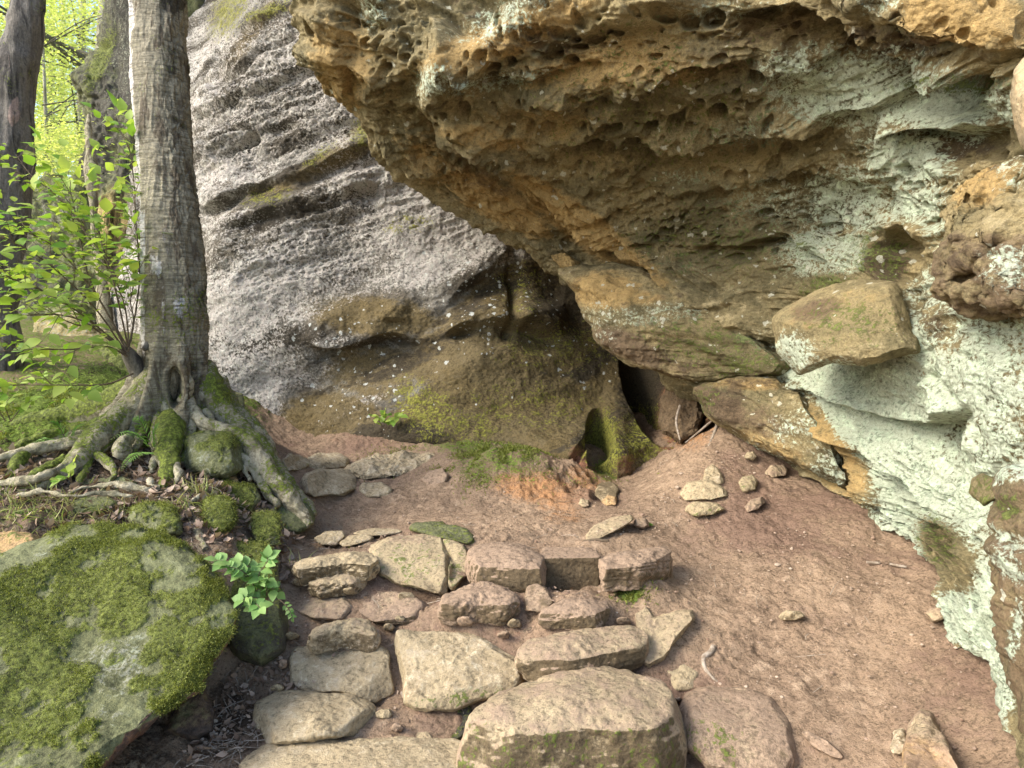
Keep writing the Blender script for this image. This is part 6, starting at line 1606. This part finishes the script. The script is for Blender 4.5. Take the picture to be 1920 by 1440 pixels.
def ground_moss():
    rs = np.random.RandomState(77)
    pos = []
    for (x, y, n, sx, sy) in ((930, 850, 9000, .28, .16), (900, 880, 3000, .14, .1), (1180, 1112, 1500, .05, .04), (130, 790, 9000, .45, .3), (60, 770, 6000, .4, .3), (820, 835, 1500, .3, .06)):
        c = on_ground(x, y)
        q = c[:2] + rs.normal(size=(n, 2)) * np.array([sx, sy])
        q = q[vnoise(np.column_stack([q * 9, 0 * q[:, :1]]), 3) > .42]
        pos.append(np.column_stack([q, ground_z(q[:, 0], q[:, 1])]))
    pos = np.concatenate(pos)
    dirs = rs.normal(size=pos.shape) * .7; dirs[:, 2] = rs.uniform(.3, 1.1, len(pos))
    V, F = leaves(pos, dirs, rs.normal(size=pos.shape), rs.uniform(.01, .03, len(pos)), ST, STF, width=.4)
    tag(mesh_obj("ground_moss", V, F, M['mossblade'], origin=False), "green moss tufts on the mound at the cliff foot and the left bank", "moss", kind="stuff")
ground_moss()

def gravel():
    rs = np.random.RandomState(81)
    ico = np.array([(0, 0, 1), (.9, 0, .3), (.3, .85, .3), (-.7, .5, .3), (-.7, -.5, .3), (.3, -.85, .3), (.6, .5, -.5), (-.3, .8, -.5), (-.8, 0, -.5), (-.3, -.8, -.5), (.6, -.5, -.5), (0, 0, -1)], float)
    tri = [(0, 1, 2), (0, 2, 3), (0, 3, 4), (0, 4, 5), (0, 5, 1), (1, 6, 2), (2, 7, 3), (3, 8, 4), (4, 9, 5), (5, 10, 1), (2, 6, 7), (3, 7, 8), (4, 8, 9), (5, 9, 10), (1, 10, 6), (11, 7, 6), (11, 8, 7), (11, 9, 8), (11, 10, 9), (11, 6, 10)]
    tri = np.array(tri)
    pos = np.concatenate([scatter(800, REG_SLOPE, 82), scatter(500, REG_STEP, 83), scatter(500, [(600, 880), (1150, 880), (1200, 960), (900, 1000), (600, 980)], 84), scatter(300, REG_GAP, 85), scatter(220, [(1180, 960), (1250, 850), (1400, 850), (1500, 920), (1300, 980)], 86)])
    s = .0022 + .006 * rs.rand(len(pos)) ** 4 + .012 * (rs.rand(len(pos)) > .985) * rs.rand(len(pos))
    V = []
    J = 1 + rs.normal(size=(len(pos), 12, 3)) * .22
    V = pos[:, None] + ico[None] * J * s[:, None, None] * np.array([1.2, 1, .7]) + np.array([0, 0, 1]) * (s * .4)[:, None, None]
    F = (tri[None] + (np.arange(len(pos)) * 12)[:, None, None]).reshape(-1, 3)
    m = simple_mat("gravel_stone", (.22, .145, .10), (.42, .34, .26), 3, .9, .1)
    tag(mesh_obj("gravel", V.reshape(-1, 3), F, m, origin=False, smooth=False), "small grit and pebbles scattered over the red dirt", "gravel", kind="stuff")
gravel()

for pts in ([(1348, 785, 4.75, 3), (1340, 810, 4.65, 3), (1330, 835, 4.55, 2.5), (1322, 850, 4.5, 1.5)], [(1275, 760, 5.0, 2.5), (1268, 790, 4.95, 2.5), (1275, 825, 4.85, 1.5)], [(1345, 780, 4.8, 2), (1310, 810, 4.8, 2), (1285, 830, 4.75, 1)]):
    tag(tube("hanging_root", pts, M['twig'], na=8), "thin pale root dangling in the cleft under the lower slab", "root", "roots dangling under the slab")

# single sticks
def stick(pts, label, mat='twig', na=10):
    A = np.array(pts, float)
    P = np.array([on_ground(x, y) for x, y, r in pts]); t = P[:, 1] / ray(A[:, 0], A[:, 1])[:, 1]
    P[:, 2] += A[:, 2] * t / 1280 * .8 + .003
    o = tube("stick", [(*p, r * tt / 1280) for p, r, tt in zip(P, A[:, 2], t)], M[mat], na=na, step=.01, px=False, disp=lambda P, D: fbm(P * 30, 2, 5) * .0015)
    tag(o, label, "stick")
stick([(1338, 1216, 5), (1332, 1228, 5), (1318, 1240, 5), (1322, 1258, 4), (1334, 1272, 3), (1346, 1282, 2.5)], "crooked pale stick lying on the dirt above the round brown stone")
stick([(753, 1302, 3), (765, 1322, 3), (780, 1338, 3), (800, 1342, 2)], "forked grey twig in the gap below the pale pointed stone")
stick([(950, 1212, 3), (975, 1195, 4), (998, 1182, 4)], "dark broken stick leaning at the left tip of the long reddish slab", 'stem')
stick([(1625, 1057, 2.5), (1650, 1059, 2.5)], "short straight twig on the dirt near the pale wall")
stick([(1668, 1060, 2), (1700, 1066, 2)], "thin brown twig on the dirt closest to the pale wall")
stick([(1095, 1018, 2.5), (1118, 1016, 3), (1142, 1018, 2.5)], "small dark twig behind the squared dark block", 'stem')
o = pillow("wood_fragment", [(1500, 1372), (1515, 1368), (1545, 1385), (1578, 1412), (1584, 1424), (1560, 1420), (1520, 1398)], 2.3, .02, .02, "splinter of pale weathered wood beside the round brown stone", "driftwood", 'stone', seed=88, n=30, rnd=.3, cut=3, amp=.004, freq=14, sit=True, spec={'T': .9, 'B': .3}, strata=.006)
lp = on_ground(1225, 988)
V, F = leaves(np.array([lp + [0, 0, .01]]), np.array([[-1.0, .1, .05]]), np.array([[0, -.2, 1.0]]), np.array([.07]), width=.9)
tag(mesh_obj("leaf", V, F, M['fern']), "single fresh green leaf lying on the dirt past the steps", "leaf")
for (x, y, a, s_, lb) in ((207, 1165, 2.2, .06, "curled white dead leaf on the huge mossy boulder"), (142, 1205, .3, .045, "pale folded dead leaf on the moss of the huge boulder, left of the white one"), (215, 1315, 1.2, .07, "crumpled pinkish dead leaf low on the huge mossy boulder")):
    pass
